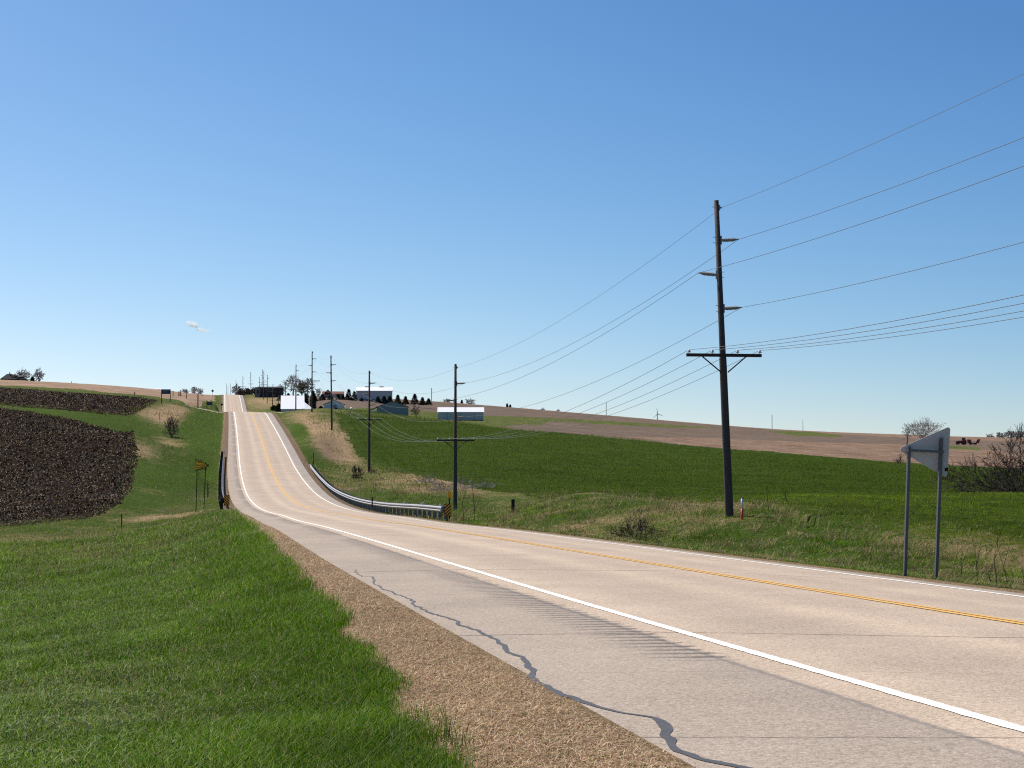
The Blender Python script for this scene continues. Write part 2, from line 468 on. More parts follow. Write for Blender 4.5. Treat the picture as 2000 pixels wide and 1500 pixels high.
def field_mat(name, c0, c1, c2, sc=.4, rot=0, str_=(.02, .5, 1), bumpd=.1, fine=6):
    t = NT(name)
    a = t.noise(sc, 7, .75); f = t.noise(fine, 6, .8)
    mp = t.n('ShaderNodeMapping'); mp.inputs['Rotation'].default_value = (0, 0, R(rot)); mp.inputs['Scale'].default_value = str_; t.set(mp.inputs[0], t.pos())
    st = t.noise(1.0, 5, .65, mp.outputs[0])
    v = t.math('ADD', t.math('MULTIPLY', a, .45), t.math('ADD', t.math('MULTIPLY', st, .3), t.math('MULTIPLY', f, .25)))
    t.bsdf(t.ramp(v, [(.12, c0), (.5, c1), (.88, c2)]), .95, .02, 0, t.bump(t.math('ADD', a, f), .8, bumpd))
    return t.m
M['crop'] = field_mat('young_green_crop', (.020, .038, .003), (.044, .072, .008), (.072, .100, .018), .5, 10, (.05, .12, 1), .15, 7)
M['stubble'] = field_mat('tan_stubble', (.16, .10, .066), (.28, .195, .135), (.42, .31, .22), .12, 15, (.01, .14, 1), .1, 2.5)
M['worked'] = field_mat('worked_brown_soil', (.09, .065, .048), (.14, .105, .080), (.19, .145, .112), .08, -20, (.01, .10, 1), .1, 2)
M['corn'] = field_mat('corn_stubble', (.085, .05, .034), (.20, .135, .095), (.33, .24, .17), .15, -14, (.012, .22, 1), .1, 2.5)

CRACKS = [(6.07, .022, .7), (9.4, .016, .35), (12.75, .032, 1.0), (18.9, .022, .35), (25.2, .05, 1.0), (37, .05, .5), (50, .07, .6), (75, .09, .5), (100, .10, .4)]
def road_mat():
    t = NT('sun_bleached_asphalt')
    uv = t.n('ShaderNodeUVMap'); uv.uv_map = 'UVMap'
    sp = t.n('ShaderNodeSeparateXYZ'); t.t.links.new(uv.outputs[0], sp.inputs[0])
    u, v = sp.outputs[0], sp.outputs[1]
    def col(*a): return tuple(q for q in a)
    wob = t.math('MULTIPLY', t.math('SUBTRACT', t.noise(.12, 3, .6), .5), .14)
    uw = t.math('ADD', u, wob)
    lane = t.ramp(t.rng(uw, -7, 5), [((x + 7) / 12, q) for x, q in (
        (-6.0, (0.332, 0.277, 0.227)), (-4.6, (0.332, 0.277, 0.226)), (-4.02, (0.311, 0.261, 0.217)), (-3.92, (0.433, 0.349, 0.270)), (-3.3, (0.444, 0.360, 0.280)),
        (-2.75, (0.386, 0.313, 0.247)), (-2.0, (0.375, 0.304, 0.242)), (-1.35, (0.461, 0.371, 0.284)), (-.75, (0.386, 0.313, 0.250)), (-.2, (0.426, 0.341, 0.264)), (.5, (0.415, 0.333, 0.257)), (1.1, (0.386, 0.311, 0.246)),
        (1.7, (0.444, 0.358, 0.274)), (2.3, (0.398, 0.322, 0.252)), (3.1, (0.426, 0.343, 0.264)), (3.45, (0.311, 0.275, 0.236)), (4.8, (0.300, 0.264, 0.230)))])
    fine = t.noise(55, 3, .8); agg = t.noise(24, 3, .75); blot = t.noise(.5, 6, .65)
    k = t.math('ADD', t.math('MULTIPLY', t.math('SUBTRACT', fine, .5), 1.1), t.math('MULTIPLY', t.math('SUBTRACT', agg, .5), .8))
    k = t.math('ADD', k, t.math('MULTIPLY', t.math('SUBTRACT', blot, .5), .35))
    hsv = t.n('ShaderNodeHueSaturation'); t.set(hsv.inputs['Color'], lane); t.set(hsv.inputs['Value'], t.math('ADD', 1.0, t.math('MULTIPLY', k, .62)))
    cl = hsv.outputs[0]
    # pale and dark chippings
    cl = t.mix(t.rng(t.noise(45, 2, .6), .95, 1.1, 0, .6), cl, (.55, .50, .44))
    cl = t.mix(t.rng(t.noise(38, 2, .6, None, .3), 1.0, 1.12, 0, .6), cl, (.16, .14, .13))
    # longitudinal joint left of the white line, ragged
    jn = t.math('ADD', u, t.math('MULTIPLY', t.math('SUBTRACT', t.noise(9, 4, .7), .5), .04))
    jd = t.math('ABSOLUTE', t.math('ADD', jn, 3.99))
    joint = t.rng(jd, .012, .045, .65, 0)
    cl = t.mix(joint, cl, (.17, .155, .15))
    # milled rumble strip: grooves 305 mm apart, in groups with gaps
    vs = t.math('ADD', v, t.math('MULTIPLY', u, .48))
    gr = t.math('FRACT', t.math('DIVIDE', t.math('ADD', vs, t.math('MULTIPLY', t.math('SUBTRACT', t.noise(14, 3, .6), .5), .05)), .305))
    gm = t.math('MULTIPLY', t.rng(gr, .05, .18), t.rng(gr, .42, .60, 1, 0))
    rag = t.math('MULTIPLY', t.math('SUBTRACT', t.noise(7, 5, .75), .5), .22)
    ue = t.math('ADD', u, rag)
    gm = t.math('MULTIPLY', gm, t.math('MULTIPLY', t.rng(ue, -4.55, -4.28), t.rng(ue, -3.93, -3.86, 1, 0)))
    grp = t.math('FRACT', t.math('DIVIDE', t.math('SUBTRACT', vs, 10.2), 18.3))
    gm = t.math('MULTIPLY', gm, t.math('MULTIPLY', t.math('LESS_THAN', grp, .80), t.math('GREATER_THAN', vs, 10.2)))
    cl = t.mix(t.math('MULTIPLY', gm, t.rng(ue, -4.55, -3.9, .35, .85)), cl, (.085, .08, .08))
    # sealed transverse cracks
    s2 = t.math('ADD', v, t.math('MULTIPLY', u, .48))
    s2 = t.math('ADD', s2, t.math('MULTIPLY', t.math('SUBTRACT', t.noise(1.1, 5, .7), .5), .07))
    cr = None
    for y0, wd, am in CRACKS:
        q = t.math('MULTIPLY', t.rng(t.math('ABSOLUTE', t.math('SUBTRACT', s2, y0)), wd * .5, wd, 1, 0), am)
        cr = q if cr is None else t.math('MAXIMUM', cr, q)
    cr = t.math('MULTIPLY', cr, t.rng(t.noise(4, 4, .7), 0, .5, .25, 1))
    cl = t.mix(cr, cl, (.085, .07, .065))
    # oil darkened middle of each lane far off, faint patches
    h = t.math('ADD', fine, t.math('MULTIPLY', agg, 1.0))
    h = t.math('SUBTRACT', h, t.math('MULTIPLY', gm, 2.5))
    t.bsdf(cl, .9, .08, 0, t.bump(h, .55, .006))
    return t.m
M['road'] = road_mat()

def marking_mat(name, col, worn):
    t = NT(name)
    a = t.noise(40, 4, .7); b = t.noise(3, 5, .7)
    k = t.math('ADD', t.math('MULTIPLY', a, .55), t.math('MULTIPLY', b, .45))
    t.bsdf(t.mix(t.rng(k, *worn), col, (.40, .345, .275)), .8, .15, 0, t.bump(a, .3, .004))
    return t.m
M['white_line'] = marking_mat('white_road_paint', (.78, .76, .71), (.62, 1.05, 0, .85))
M['yellow_line'] = marking_mat('yellow_road_paint', (.66, .36, .06), (.42, .85, 0, .9))
M['tar'] = simple('crack_sealant', (.060, .056, .055), .55, .35, 0, .22, 9, .004)
M['gravel'] = simple('gravel_lane', (.40, .345, .27), .95, .1, 0, .18, 2.5, .03)

# ------------------------------------------------------------------ the land: one sheet, its fields cut out as faces of their own
PLOUGH = []
def build_land():
    az_f = np.arange(-12.0, 33.0, 0.05)
    az = np.concatenate([np.arange(-180, -12, 3.0), az_f, np.arange(33, 180, 3.0)])
    rr = np.concatenate([[0.0, .6, 1.5, 2.5, 3.5, 4.5, 5.5, 6.3], np.geomspace(7, 1150, 690), np.geomspace(1260, 14000, 22)])
    na, nr = len(az), len(rr)
    Rr, Az = np.meshgrid(rr, np.radians(az), indexing='ij')
    X = Rr * np.sin(Az); Y = Rr * np.cos(Az)
    zf = np.where(Rr > 2500, 0, 0)
    Z = np.empty_like(X)
    near = (Rr < 1600)
    Z[near] = H(X[near], Y[near], True)
    Zr = H(X[~near], Y[~near])
    Z[~near] = np.clip(Zr, -16, 8)
    # land behind the viewer simply runs on
    k = sstep(1100, 1900, Rr)
    Z = Z * (1 - k) + np.where(np.degrees(Az) > 14, -8, -9) * k - sstep(1900, 14000, Rr) * 12
    V = np.stack([X, Y, Z], -1).reshape(-1, 3)
    i = np.arange(nr - 1)[:, None] * na + np.arange(na)[None]
    j = np.arange(nr - 1)[:, None] * na + (np.arange(na) + 1)[None] % na
    Q = np.stack([i, j, j + na, i + na], -1).reshape(-1, 4)[:, ::-1]
    C = V[Q].mean(1)
    zone = np.zeros(len(Q), np.int8)
    wob = 1.0
    cx = C[:, 0] + (fbm(C[:, 0] / 2.5, C[:, 1] / 2.5, 31) - .5) * 1.8
    cy = C[:, 1] + (fbm(C[:, 0] / 2.5, C[:, 1] / 2.5, 47) - .5) * 2.4
    def poly(z, pts, dmax=None):
        P = []
        for q in pts:
            if len(q) == 2: p = hit(*q)
            else: p = at(q[0], 850, q[2])
            P.append((p[0], p[1]))
        P = np.array(P)
        if z in (1, 2): PLOUGH.append(P)
        ins = np.zeros(len(C), bool)
        bb = (cx > P[:, 0].min()) & (cx < P[:, 0].max()) & (cy > P[:, 1].min()) & (cy < P[:, 1].max())
        ids = np.nonzero(bb)[0]
        x = cx[ids]; y = cy[ids]; r_ = np.zeros(len(ids), bool)
        for a in range(len(P)):
            x1, y1 = P[a]; x2, y2 = P[(a + 1) % len(P)]
            cnd = (y1 > y) != (y2 > y)
            with np.errstate(divide='ignore', invalid='ignore'):
                r_ ^= cnd & (x < (x2 - x1) * (y - y1) / (y2 - y1) + x1)
        zone[ids[r_]] = z
    # right of the road: everything beyond the green crop is worked soil and stubble
    poly(5, [(985,836),(1000,829),(960,823),(945,818),(900,808,),(700,0,455),(560,0,455),(560,0,1150),(3000,0,1150),(3000,0,300),(2000,915),(1700,899),(1424,877),(1100,846)])
    poly(6, [(1215,852),(1330,853.5),(1424,858),(1600,864),(1760,868),(1900,876),(2010,886),(2600,0,380),(2600,0,320),(2010,916),(1800,906),(1600,891),(1424,877),(1300,864)])
    poly(6, [(600,0,690),(800,0,690),(1000,0,690),(1424,0,700),(2000,0,740),(2600,0,760),(2600,0,1150),(600,0,1150)])
    poly(0, [(940,811),(1075,816),(1200,823),(1300,829),(1420,837),(1300,835),(1200,830),(1075,823),(985,834),(940,828)])
    poly(0, [(1500,842.5),(1580,843),(1645,851),(1640,853.5),(1560,852)])
    poly(0, [(1840,870),(1912,873),(1915,880),(1850,877)])
    poly(4, [(655,807),(668,835),(690,878),(720,904),(760,920),(830,932),(900,946),(960,958),(1100,966),(1250,973),(1400,979),(1480,980),(1507,989),(1560,990),(1680,1003),(1800,1018),(1920,1037),(2000,1053),(2400,0,38),(2900,0,30),
             (2900,0,330),(2000,915),(1920,912),(1800,905.5),(1700,898.5),(1600,891),(1500,882),(1424,877),(1300,866),(1200,856),(1100,846),(1000,840),(900,826),(800,819),(700,811)])
    # left of the road
    poly(3, [(-900,0,520),(0,752.5),(100,757.5),(200,765.5),(260,770.5),(312,776),(345,781),(372,794),(396,796),(412,780),(418,0,640),(420,0,1150),(-900,0,1150)])
    poly(2, [(0,758),(60,761.5),(150,769),(240,774),(302,780),(306,785),(285,796),(262,809),(245,812),(200,808.5),(120,801),(50,796),(0,790.5),(-800,0,300),(-800,0,440)])
    poly(1, [(0,797.5),(40,803),(100,812),(170,828),(225,842),(262,843),(265,870),(268,900),(262,930),(254,960),(236,984),(200,1004),(150,1016),(80,1023),(0,1027),(-800,0,120),(-800,0,270)])
    # dead grass and bare soil on the verges
    vx, vy = V[:, 0], V[:, 1]
    t = vx - xc(vy)
    e = np.where(t < 0, -t - (3.6 + WL(vy)), t - (3.1 + WR(vy)))
    dry = np.full(len(V), .30); soil = np.zeros(len(V))
    right = t > 0
    dry[right] = .34
    dry[(t < 0) & (vy < 75)] = .16
    def blob(px, row, rx, ry, w, arr, d=None):
        p = hit(px, row) if d is None else at(px, 850, d)
        q = ((vx - p[0]) / rx) ** 2 + ((vy - p[1]) / ry) ** 2
        arr += w * np.exp(-q)
    for a in [(50,1085,4,8,0.50),(160,1090,3,6,0.30),(20,1150,4,4,0.25),(250,1100,3,6,0.15),(120,1050,6,8,0.20),(300,1012,2.5,3,0.50),(350,1008,2,2.5,0.50),(300,960,2,3,0.30),(262,880,2.5,8,0.39),(320,820,3.5,14,0.44),(345,800,3,20,0.44),(330,870,2.5,9,0.41),(300,805,6,16,0.30),(250,800,7,10,0.17),
              (640,850,3,20,0.39),(625,830,3,25,0.33),(655,880,2.5,14,0.39),(670,905,2.5,9,0.28),(630,870,2,14,0.19),(610,830,3,30,0.28),(650,955,2,6,0.30),(690,920,3,8,0.17),(850,930,6,10,0.28),(900,940,8,9,0.30),(830,960,5,8,0.25),(590,810,3,14,0.22),
              (1120,1020,5,8,0.12),(1240,1010,6,8,0.10),(1340,990,5,6,0.12),(1500,1020,3,4,0.15),(1650,1040,4,4,0.15),(1850,1080,3,4,0.18),(1400,1060,5,4,0.10),(1000,1035,4,9,0.20),(1600,1065,3,3,0.12),(1950,1110,3,3,0.12)]:
        blob(*a, dry)
    for a in [(420,870,2.5,30,-.45),(400,830,4,40,-.45),(390,930,3,15,-.3),(500,1100,4,16,-.25),(300,940,5,20,-.25),(150,810,12,30,-.2),(1150,1000,3,4,-.4),(1450,1075,4,3,-.55),(1560,1085,3,3,-.6),(1750,1005,4,5,-.4),(1440,1045,3,3,-.3),(800,975,5,8,-.45),(620,900,2,14,-.6),(590,845,1.5,25,-.5),(720,970,3,8,-.5),(1690,1110,3,3,-.35),(1980,1140,2,2,-.5)]:
        blob(*a, dry)
    for a in [(655,958,2,5,.9),(640,865,1.6,12,.55),(400,975,2,7,.35),(345,1000,1.5,3,.5),(200,1110,3,2.5,.4),(640,890,1.5,10,.4)]:
        blob(*a, soil)
    ds = np.interp(vy, [0, 9, 12, 20, 45, 100, 400], [1.3, 1.25, 1.14, 1.0, .88, .9, 1.0]) + (fbm(vx * 1.3, vy * .9, 5) - .5) * .5
    ks = (1 - sstep(.75, 1.15, e / np.maximum(ds, .1))) * (t < 0)
    dry = np.maximum(dry, ks * 1.1)
    soil = np.maximum(soil, ks * sstep(70, 130, vy) * .75)
    kr = (1 - sstep(.5, 1.2, e / (.35 + .55 * sstep(60, 160, vy)))) * (t > 0)
    dry = np.maximum(dry, kr * .95); soil = np.maximum(soil, kr * sstep(60, 120, vy) * .8)
    dry[vy > 420] = np.minimum(dry[vy > 420], .35)
    q_ = at(522, 784, 660); dry += .38 * np.exp(-((vx - q_.x) / 9) ** 2 - ((vy - q_.y) / 60) ** 2)
    names = {0: ('ground', 'ground'), 1: ('ploughed_field', 'plough'), 2: ('ploughed_field', 'plough2'), 3: ('stubble_field', 'stubble'), 4: ('crop_field', 'crop'), 5: ('worked_field', 'worked'), 6: ('stubble_field', 'corn')}
    labels = {0: ('grassy ground and verges on both sides of the road', 'ground'), 1: ('dark brown ploughed field of rough clods, nearer of the two', 'field'), 2: ('dark brown ploughed field higher up the slope, beyond the grass strip', 'field'),
              3: ('pale tan stubble field on the hilltop beside the blue sign', 'field'), 4: ('young green crop field beyond the utility poles', 'field'), 5: ('grey brown worked field behind the farm sheds', 'field'), 6: ('orange brown corn stubble strips below the tractor and along the skyline', 'field')}
    zmin = np.full(len(V), 9); zmax = np.full(len(V), -1)
    for k in range(4):
        np.minimum.at(zmin, Q[:, k], zone); np.maximum.at(zmax, Q[:, k], zone)
    inner = (zmin == zmax).astype(float)
    bd = (zmin != zmax) & (np.hypot(vx, vy) < 430) & ((zmax == 1) | (zmax == 2) | (zmax == 4))
    global BORDER
    BORDER = V[bd]
    for z in range(7):
        q = Q[zone == z]
        ids, inv = np.unique(q, return_inverse=True)
        inv = inv.reshape(-1)
        vv = V[ids].copy()
        if z in (1, 2):
            k = 1.0 if z == 1 else .7
            vv[:, 2] += inner[ids] * k * ((noise(vv[:, 0] * 2.6, vv[:, 1] * 2.6, 71) - .5) * .34 + (noise(vv[:, 0] * 6, vv[:, 1] * 6, 72) - .5) * .2) * .9
        if z == 4:
            vv[:, 2] += inner[ids] * (noise(vv[:, 0] * 4, vv[:, 1] * 4, 73) - .3) * .16
        o = np_mesh(names[z][0], vv, inv, np.arange(len(q)) * 4, np.full(len(q), 4), M[names[z][1]], True)
        tag(o, labels[z][0], labels[z][1], None, 'structure')
        if z == 0:
            for nm, arr in (('dry', dry), ('soil', soil)):
                a = o.data.attributes.new(nm, 'FLOAT', 'POINT'); a.data.foreach_set('value', np.clip(arr[ids], 0, 1.2).astype(np.float32))
    return
build_land()

# ------------------------------------------------------------------ road sheet, painted lines, sealed cracks
def strip(name, Ys, tl, tr, lift, mat, nt=1, label=None, cat=None, jit=0.0, uv=False):
    Ys = np.asarray(Ys, float); m = len(Ys)
    tl = np.broadcast_to(tl, (m,)) + (rng.random(m) - .5) * jit; tr = np.broadcast_to(tr, (m,)) + (rng.random(m) - .5) * jit
    f = np.linspace(0, 1, nt + 1)
    T = tl[:, None] * (1 - f) + tr[:, None] * f
    YY = np.repeat(Ys[:, None], nt + 1, 1)
    Zz = road_z(T, YY) + lift
    V = np.stack([T + xc(YY), YY, Zz], -1).reshape(-1, 3)
    i = np.arange(m - 1)[:, None] * (nt + 1) + np.arange(nt)[None]
    Q = np.stack([i, i + 1, i + nt + 2, i + nt + 1], -1).reshape(-1, 4)
    o = np_mesh(name, V, Q.ravel(), np.arange(len(Q)) * 4, np.full(len(Q), 4), mat, True)
    if uv:
        l = o.data.uv_layers.new(name='UVMap')
        uvs = np.stack([T, YY], -1).reshape(-1, 2)[Q.ravel()]
        l.data.foreach_set('uv', uvs.astype(np.float32).ravel())
    return tag(o, label, cat, None, 'structure')
YR = np.concatenate([np.arange(-60, 6, 2.0), np.arange(6, 130, .5), np.arange(130, 420, 1.5), np.arange(420, 1000, 6)])
el = -(3.6 + WL(YR)) + (fbm(YR * .7, YR * 0, 77) - .5) * .16
er = 3.1 + WR(YR) + (fbm(YR * .6, YR * 0, 78) - .5) * .14
strip('road', YR, el, er, 0, M['road'], 26, 'sun bleached two lane asphalt road dipping and climbing the next hill', 'road', uv=True)
YM = np.concatenate([np.arange(2, 60, .1), np.arange(60, 160, .5), np.arange(160, 420, 2), np.arange(420, 900, 8)])
w_ = .112 + .09 * sstep(120, 500, YM)
strip('road_marking', YM, LL - w_ / 2, LL + w_ / 2, .005, M['white_line'], 1, 'white edge line beside the wide paved shoulder', 'road marking', .012)
strip('road_marking', YM, LR - w_ / 2, LR + w_ / 2, .005, M['white_line'], 1, 'white edge line along the far side of the road', 'road marking', .014)
YL = YM[YM < 362]
strip('road_marking', YL, .05 - .115, .05 - .025, .005, M['yellow_line'], 1, 'left stripe of the double yellow centre line', 'road marking', .014)
strip('road_marking', YL, .05 + .035, .05 + .12, .005, M['yellow_line'], 1, 'right stripe of the double yellow centre line', 'road marking', .014)

def tar_seam():
    z = [(220,165,3),(250,195,4),(310,200,5),(330,235,6),(370,260,7),(415,275,8),(450,292,8),(490,305,8),(530,340,10),(570,368,11),(640,395,11),(700,415,12),(730,440,16),(790,465,13),(850,490,14),(900,520,15),(960,550,18),(985,575,22),(1040,600,22),(1070,640,30),(1085,680,26),(1130,715,20),(1200,745,22),(1260,775,26),(1330,810,26),(1400,835,22),(1500,865,22),(1600,895,26),(1680,920,34),(1715,950,46),(1725,985,44),(1760,1020,42),(1830,1060,42),(1900,1090,40),(2000,1130,40),(2150,1180,40)]
    P = [];
    for x, y, w in z:
        p = hit(600 + x / 2.5, 1050 + y / 2.5)
        P.append((p.x - float(xc(p.y)), p.y, w / 2.5 / F * p.y * 1.9))
    P = P[::-1]
    ys = np.array([p[1] for p in P]); ts = np.array([p[0] for p in P]); ws = np.array([p[2] for p in P])
    # resample along the path
    s = np.r_[0, np.cumsum(np.hypot(np.diff(ys), np.diff(ts)))]
    q = np.arange(0, s[-1], .06)
    y2, t2, w2 = np.interp(q, s, ys), np.interp(q, s, ts), np.interp(q, s, ws)
    ker = np.ones(3) / 3
    t2 = t2 + (fbm(q * 1.7, q * 0, 8) - .5) * .12 + .03 + (noise(q * 6, q * 0, 9) - .5) * .045 + (noise(q * 15, q * 0, 10) - .5) * .022
    y2 = np.convolve(np.pad(y2, 1, 'edge'), ker, 'valid'); t2 = np.convolve(np.pad(t2, 1, 'edge'), ker, 'valid')
    w2 = np.clip(w2 * .72, .02, .075) * (.55 + .9 * fbm(q * 4, q * 0, 5))
    dy, dt = np.gradient(y2), np.gradient(t2); L = np.hypot(dy, dt); nx, ny = dy / L, -dt / L
    V = []
    for sgn in (-1, 1):
        T = t2 + nx * w2 * sgn * .5; Yq = y2 + ny * w2 * sgn * .5
        V.append(np.stack([T + xc(Yq), Yq, road_z(T, Yq) + .004], -1))
    m = len(q); V = np.concatenate(V)
    i = np.arange(m - 1)
    Q = np.stack([i, i + m, i + m + 1, i + 1], -1)
    o = np_mesh('crack_sealant', V, Q.ravel(), np.arange(len(Q)) * 4, np.full(len(Q), 4), M['tar'])
    tag(o, 'winding dark grey sealed crack along the edge of the paved shoulder', 'crack sealant', None, 'structure')
tar_seam()

def lane(name, pts, w, mat, label):
    P = [Vector(p) for p in pts]; V = []; 
    Q = []
    sm = []
    for a, b in zip(P[:-1], P[1:]):
        for k in range(12): sm.append(a.lerp(b, k / 12))
    sm.append(P[-1])
    for i, p in enumerate(sm):
        d = (sm[min(i + 1, len(sm) - 1)] - sm[max(i - 1, 0)]); nrm = Vector((d.y, -d.x, 0)).normalized()
        for k in (-1, -.5, 0, .5, 1):
            q = p + nrm * w * .5 * k
            V.append((q.x, q.y, hz(q.x, q.y) + .06))
    for i in range(len(sm) - 1):
        for k in range(4): Q.append((i * 5 + k, i * 5 + k + 1, i * 5 + k + 6, i * 5 + k + 5))
    Q = np.array(Q)
    tag(np_mesh(name, np.array(V), Q.ravel(), np.arange(len(Q)) * 4, np.full(len(Q), 4), mat, True), label, 'lane', None, 'structure')
lane('gravel_lane', [on(335, 351), on(372, 347), on(405, 344), on(448, 343)], 9, M['gravel'], 'pale gravel side lane meeting the road at the crest, by the black mailbox')
lane('gravel_lane', [on(536, 346), on(560, 350), on(585, 362), on(600, 384)], 6, M['gravel'], 'pale gravel drive leading to the white roofed barn')
lane('gravel_lane', [on(672, 424), on(700, 424), on(724, 424)], 6, M['concrete'], 'pale gravel apron beside the slate blue shed')

# ------------------------------------------------------------------ grass: real blades, thinning out with distance
def blades(name, X, Y, h, w, cols, mat, lean=.5, zoff=-.01, flat=0.0):
    m = len(X)
    Z = H(X, Y, True) + zoff
    az = rng.random(m) * 2 * math.pi
    ln = h * lean * (.35 + rng.random(m))
    dx, dy = np.cos(az), np.sin(az)
    fa = az + math.pi / 2 + (rng.random(m) - .5) * 1.6
    sx, sy = np.cos(fa) * w * .5, np.sin(fa) * w * .5
    up = h * (1 - flat)
    b = np.stack([X, Y, Z], 1)
    mid_ = b + np.stack([dx * ln * .38, dy * ln * .38, up * .58], 1)
    tip = b + np.stack([dx * ln, dy * ln, up * (1 - .28 * lean)], 1)
    s = np.stack([sx, sy, np.zeros(m)], 1)
    V = np.stack([b - s, b + s, mid_ - s * .8, mid_ + s * .8, tip], 1).reshape(-1, 3)
    o5 = np.arange(m) * 5
    loops = np.stack([o5, o5 + 1, o5 + 3, o5 + 2, o5 + 2, o5 + 3, o5 + 4], 1).ravel()
    st = (np.arange(m)[:, None] * 7 + np.array([0, 4])).ravel()
    tt = np.tile([4, 3], m)
    o = np_mesh(name, V, loops, st, tt, mat, False)
    a = o.data.attributes.new('Col', 'FLOAT_COLOR', 'POINT')
    c5 = np.repeat(np.c_[cols, np.ones(m)], 5, 0).reshape(m, 5, 4)
    a.data.foreach_set('color', c5.astype(np.float32).ravel())
    return o

def polar(nn, a0, a1, r0, r1):
    a = R(a0) + rng.random(nn) * (R(a1) - R(a0)); r = r0 * (r1 / r0) ** rng.random(nn)
    return r * np.sin(a), r * np.cos(a), r
def edge_of(X, Y):
    t = X - xc(Y)
    return t, np.where(t < 0, -t - (3.6 + WL(Y)), t - (3.1 + WR(Y)))
def pick(cols, nn, var=.25):
    C = np.array(cols)[rng.integers(0, len(cols), nn)]
    return np.clip(C * (1 + (rng.random((nn, 1)) - .5) * 2 * var) * (1 + (rng.random((nn, 3)) - .5) * .16), 0, 1)
GREENS = [(.066, .150, .003), (.090, .185, .004), (.125, .215, .008), (.165, .240, .016), (.044, .142, .003)]
PALE = [(.19, .27, .05), (.27, .33, .11)]
OLIVE = [(.24, .20, .085), (.32, .265, .13), (.16, .135, .055), (.40, .325, .175), (.27, .19, .10)]
STRAW = [(.30, .215, .12), (.38, .29, .17), (.21, .14, .075), (.46, .37, .235), (.15, .10, .058)]
def dry_w(Y): return np.interp(Y, [0, 9, 12, 20, 45, 100, 400], [1.3, 1.25, 1.14, 1.0, .88, .9, 1.0])

def lush():
    X, Y, r = polar(620000, -9.5, 11, 6.4, 95)
    t, e = edge_of(X, Y)
    e = e + (fbm(X * 1.3, Y * .9, 5) - .5) * -.5 * dry_w(Y)
    k = (t < 0) & (e > dry_w(Y) * .92 + rng.normal(0, .06, len(X)))
    X, Y, r, t, e = X[k], Y[k], r[k], t[k], e[k]
    m = len(X)
    sc = np.maximum(1, (r / 13)) ** .75
    tall = (1 - sstep(dry_w(Y) + .2, dry_w(Y) + 2.2, e))             # rankest beside the mown strip
    p = fbm(X / 2.2, Y / 2.8, 15)
    h = (.040 + .055 * rng.random(m)) * (1 + .9 * tall) * (.65 + .7 * p) * sc
    w = (.003 + .0032 * rng.random(m)) * sc
    cols = pick(GREENS, m)
    pl = rng.random(m) < (.05 + .22 * (1 - tall))
    cols[pl] = pick(PALE, int(pl.sum()))
    dead = rng.random(m) < np.clip(.04 + .14 * (1 - sstep(.34, .46, p)) * (1 - tall) + .13 * sstep(25, 60, r) * (fbm(X / 5, Y / 8, 25) > .5), 0, .8)
    cols[dead] = pick(STRAW, int(dead.sum()))
    cols *= (.55 + .9 * fbm(X / .8, Y / 1.0, 35))[:, None] * (.7 + .6 * rng.random((m, 1)))
    tag(blades('grass', X, Y, h, w, cols, M['blade'], .65), 'lush green grass on the near left bank', 'grass', None, 'stuff')
    # broad bent blades, glints of light painted in as pale colour
    X, Y, r = polar(30000, -9, 10, 6.5, 60)
    t, e = edge_of(X, Y); k = (t < 0) & (e > dry_w(Y) + .1) & (rng.random(len(X)) < .25 + .75 * sstep(1.5, 4, e))
    X, Y, r = X[k], Y[k], r[k]; m = len(X)
    tag(blades('grass', X, Y, (.07 + .09 * rng.random(m)) * np.maximum(1, r / 18) ** .7, (.005 + .005 * rng.random(m)) * np.maximum(1, r / 18) ** .7, pick(PALE + [(.28, .29, .17), (.13, .20, .03)], m, .4), M['blade'], 1.1), 'broader pale grass blades bending over the near left bank', 'grass', None, 'stuff')
lush()

def beyond():
    X, Y, r = polar(60000, -26, -9.4, 5.5, 110)
    m = len(X); sc = np.maximum(1, r / 9) ** .8
    cols = pick(GREENS + PALE[:1], m, .4) * (.55 + .9 * fbm(X / .8, Y, 36))[:, None]
    tag(blades('grass', X, Y, (.05 + .06 * rng.random(m)) * sc, .006 * sc, cols, M['blade'], .7), 'green grass further left along the near bank', 'grass', None, 'stuff')
beyond()

def mown():
    X, Y, r = polar(520000, -2, 24, 6.6, 125)
    t, e = edge_of(X, Y)
    wd = dry_w(Y) + (fbm(X * 1.3, Y * .9, 5) - .5) * .5
    k = (t < 0) & (e > -.11 + .16 * noise(X * 3, Y * 3, 66) + rng.normal(0, .03, len(X))) & (e < wd + rng.normal(0, .10, len(X)))
    X, Y, r, e = X[k], Y[k], r[k], e[k]
    m = len(X); sc = np.maximum(1, r / 14) ** .7
    h = (.018 + .040 * rng.random(m)) * sc * (.45 + .55 * sstep(-.1, .25, e)); w = (.0028 + .0035 * rng.random(m)) * sc
    cols = pick([(.50, .35, .21), (.62, .46, .30), (.40, .26, .15), (.70, .56, .39), (.28, .17, .095)], m, .3)
    cols *= (.75 + .5 * fbm(X * 1.5, Y * 1.2, 44))[:, None]
    grn = rng.random(m) < .03 + .16 * sstep(.6, 1.1, e / np.maximum(.1, dry_w(Y)))
    cols[grn] = pick(GREENS, int(grn.sum()))
    tag(blades('dry_grass', X, Y, h, w, cols, M['straw'], 1.6, .0, .35), 'strip of dead mown grass between the shoulder and the green bank', 'grass', None, 'stuff')
mown()

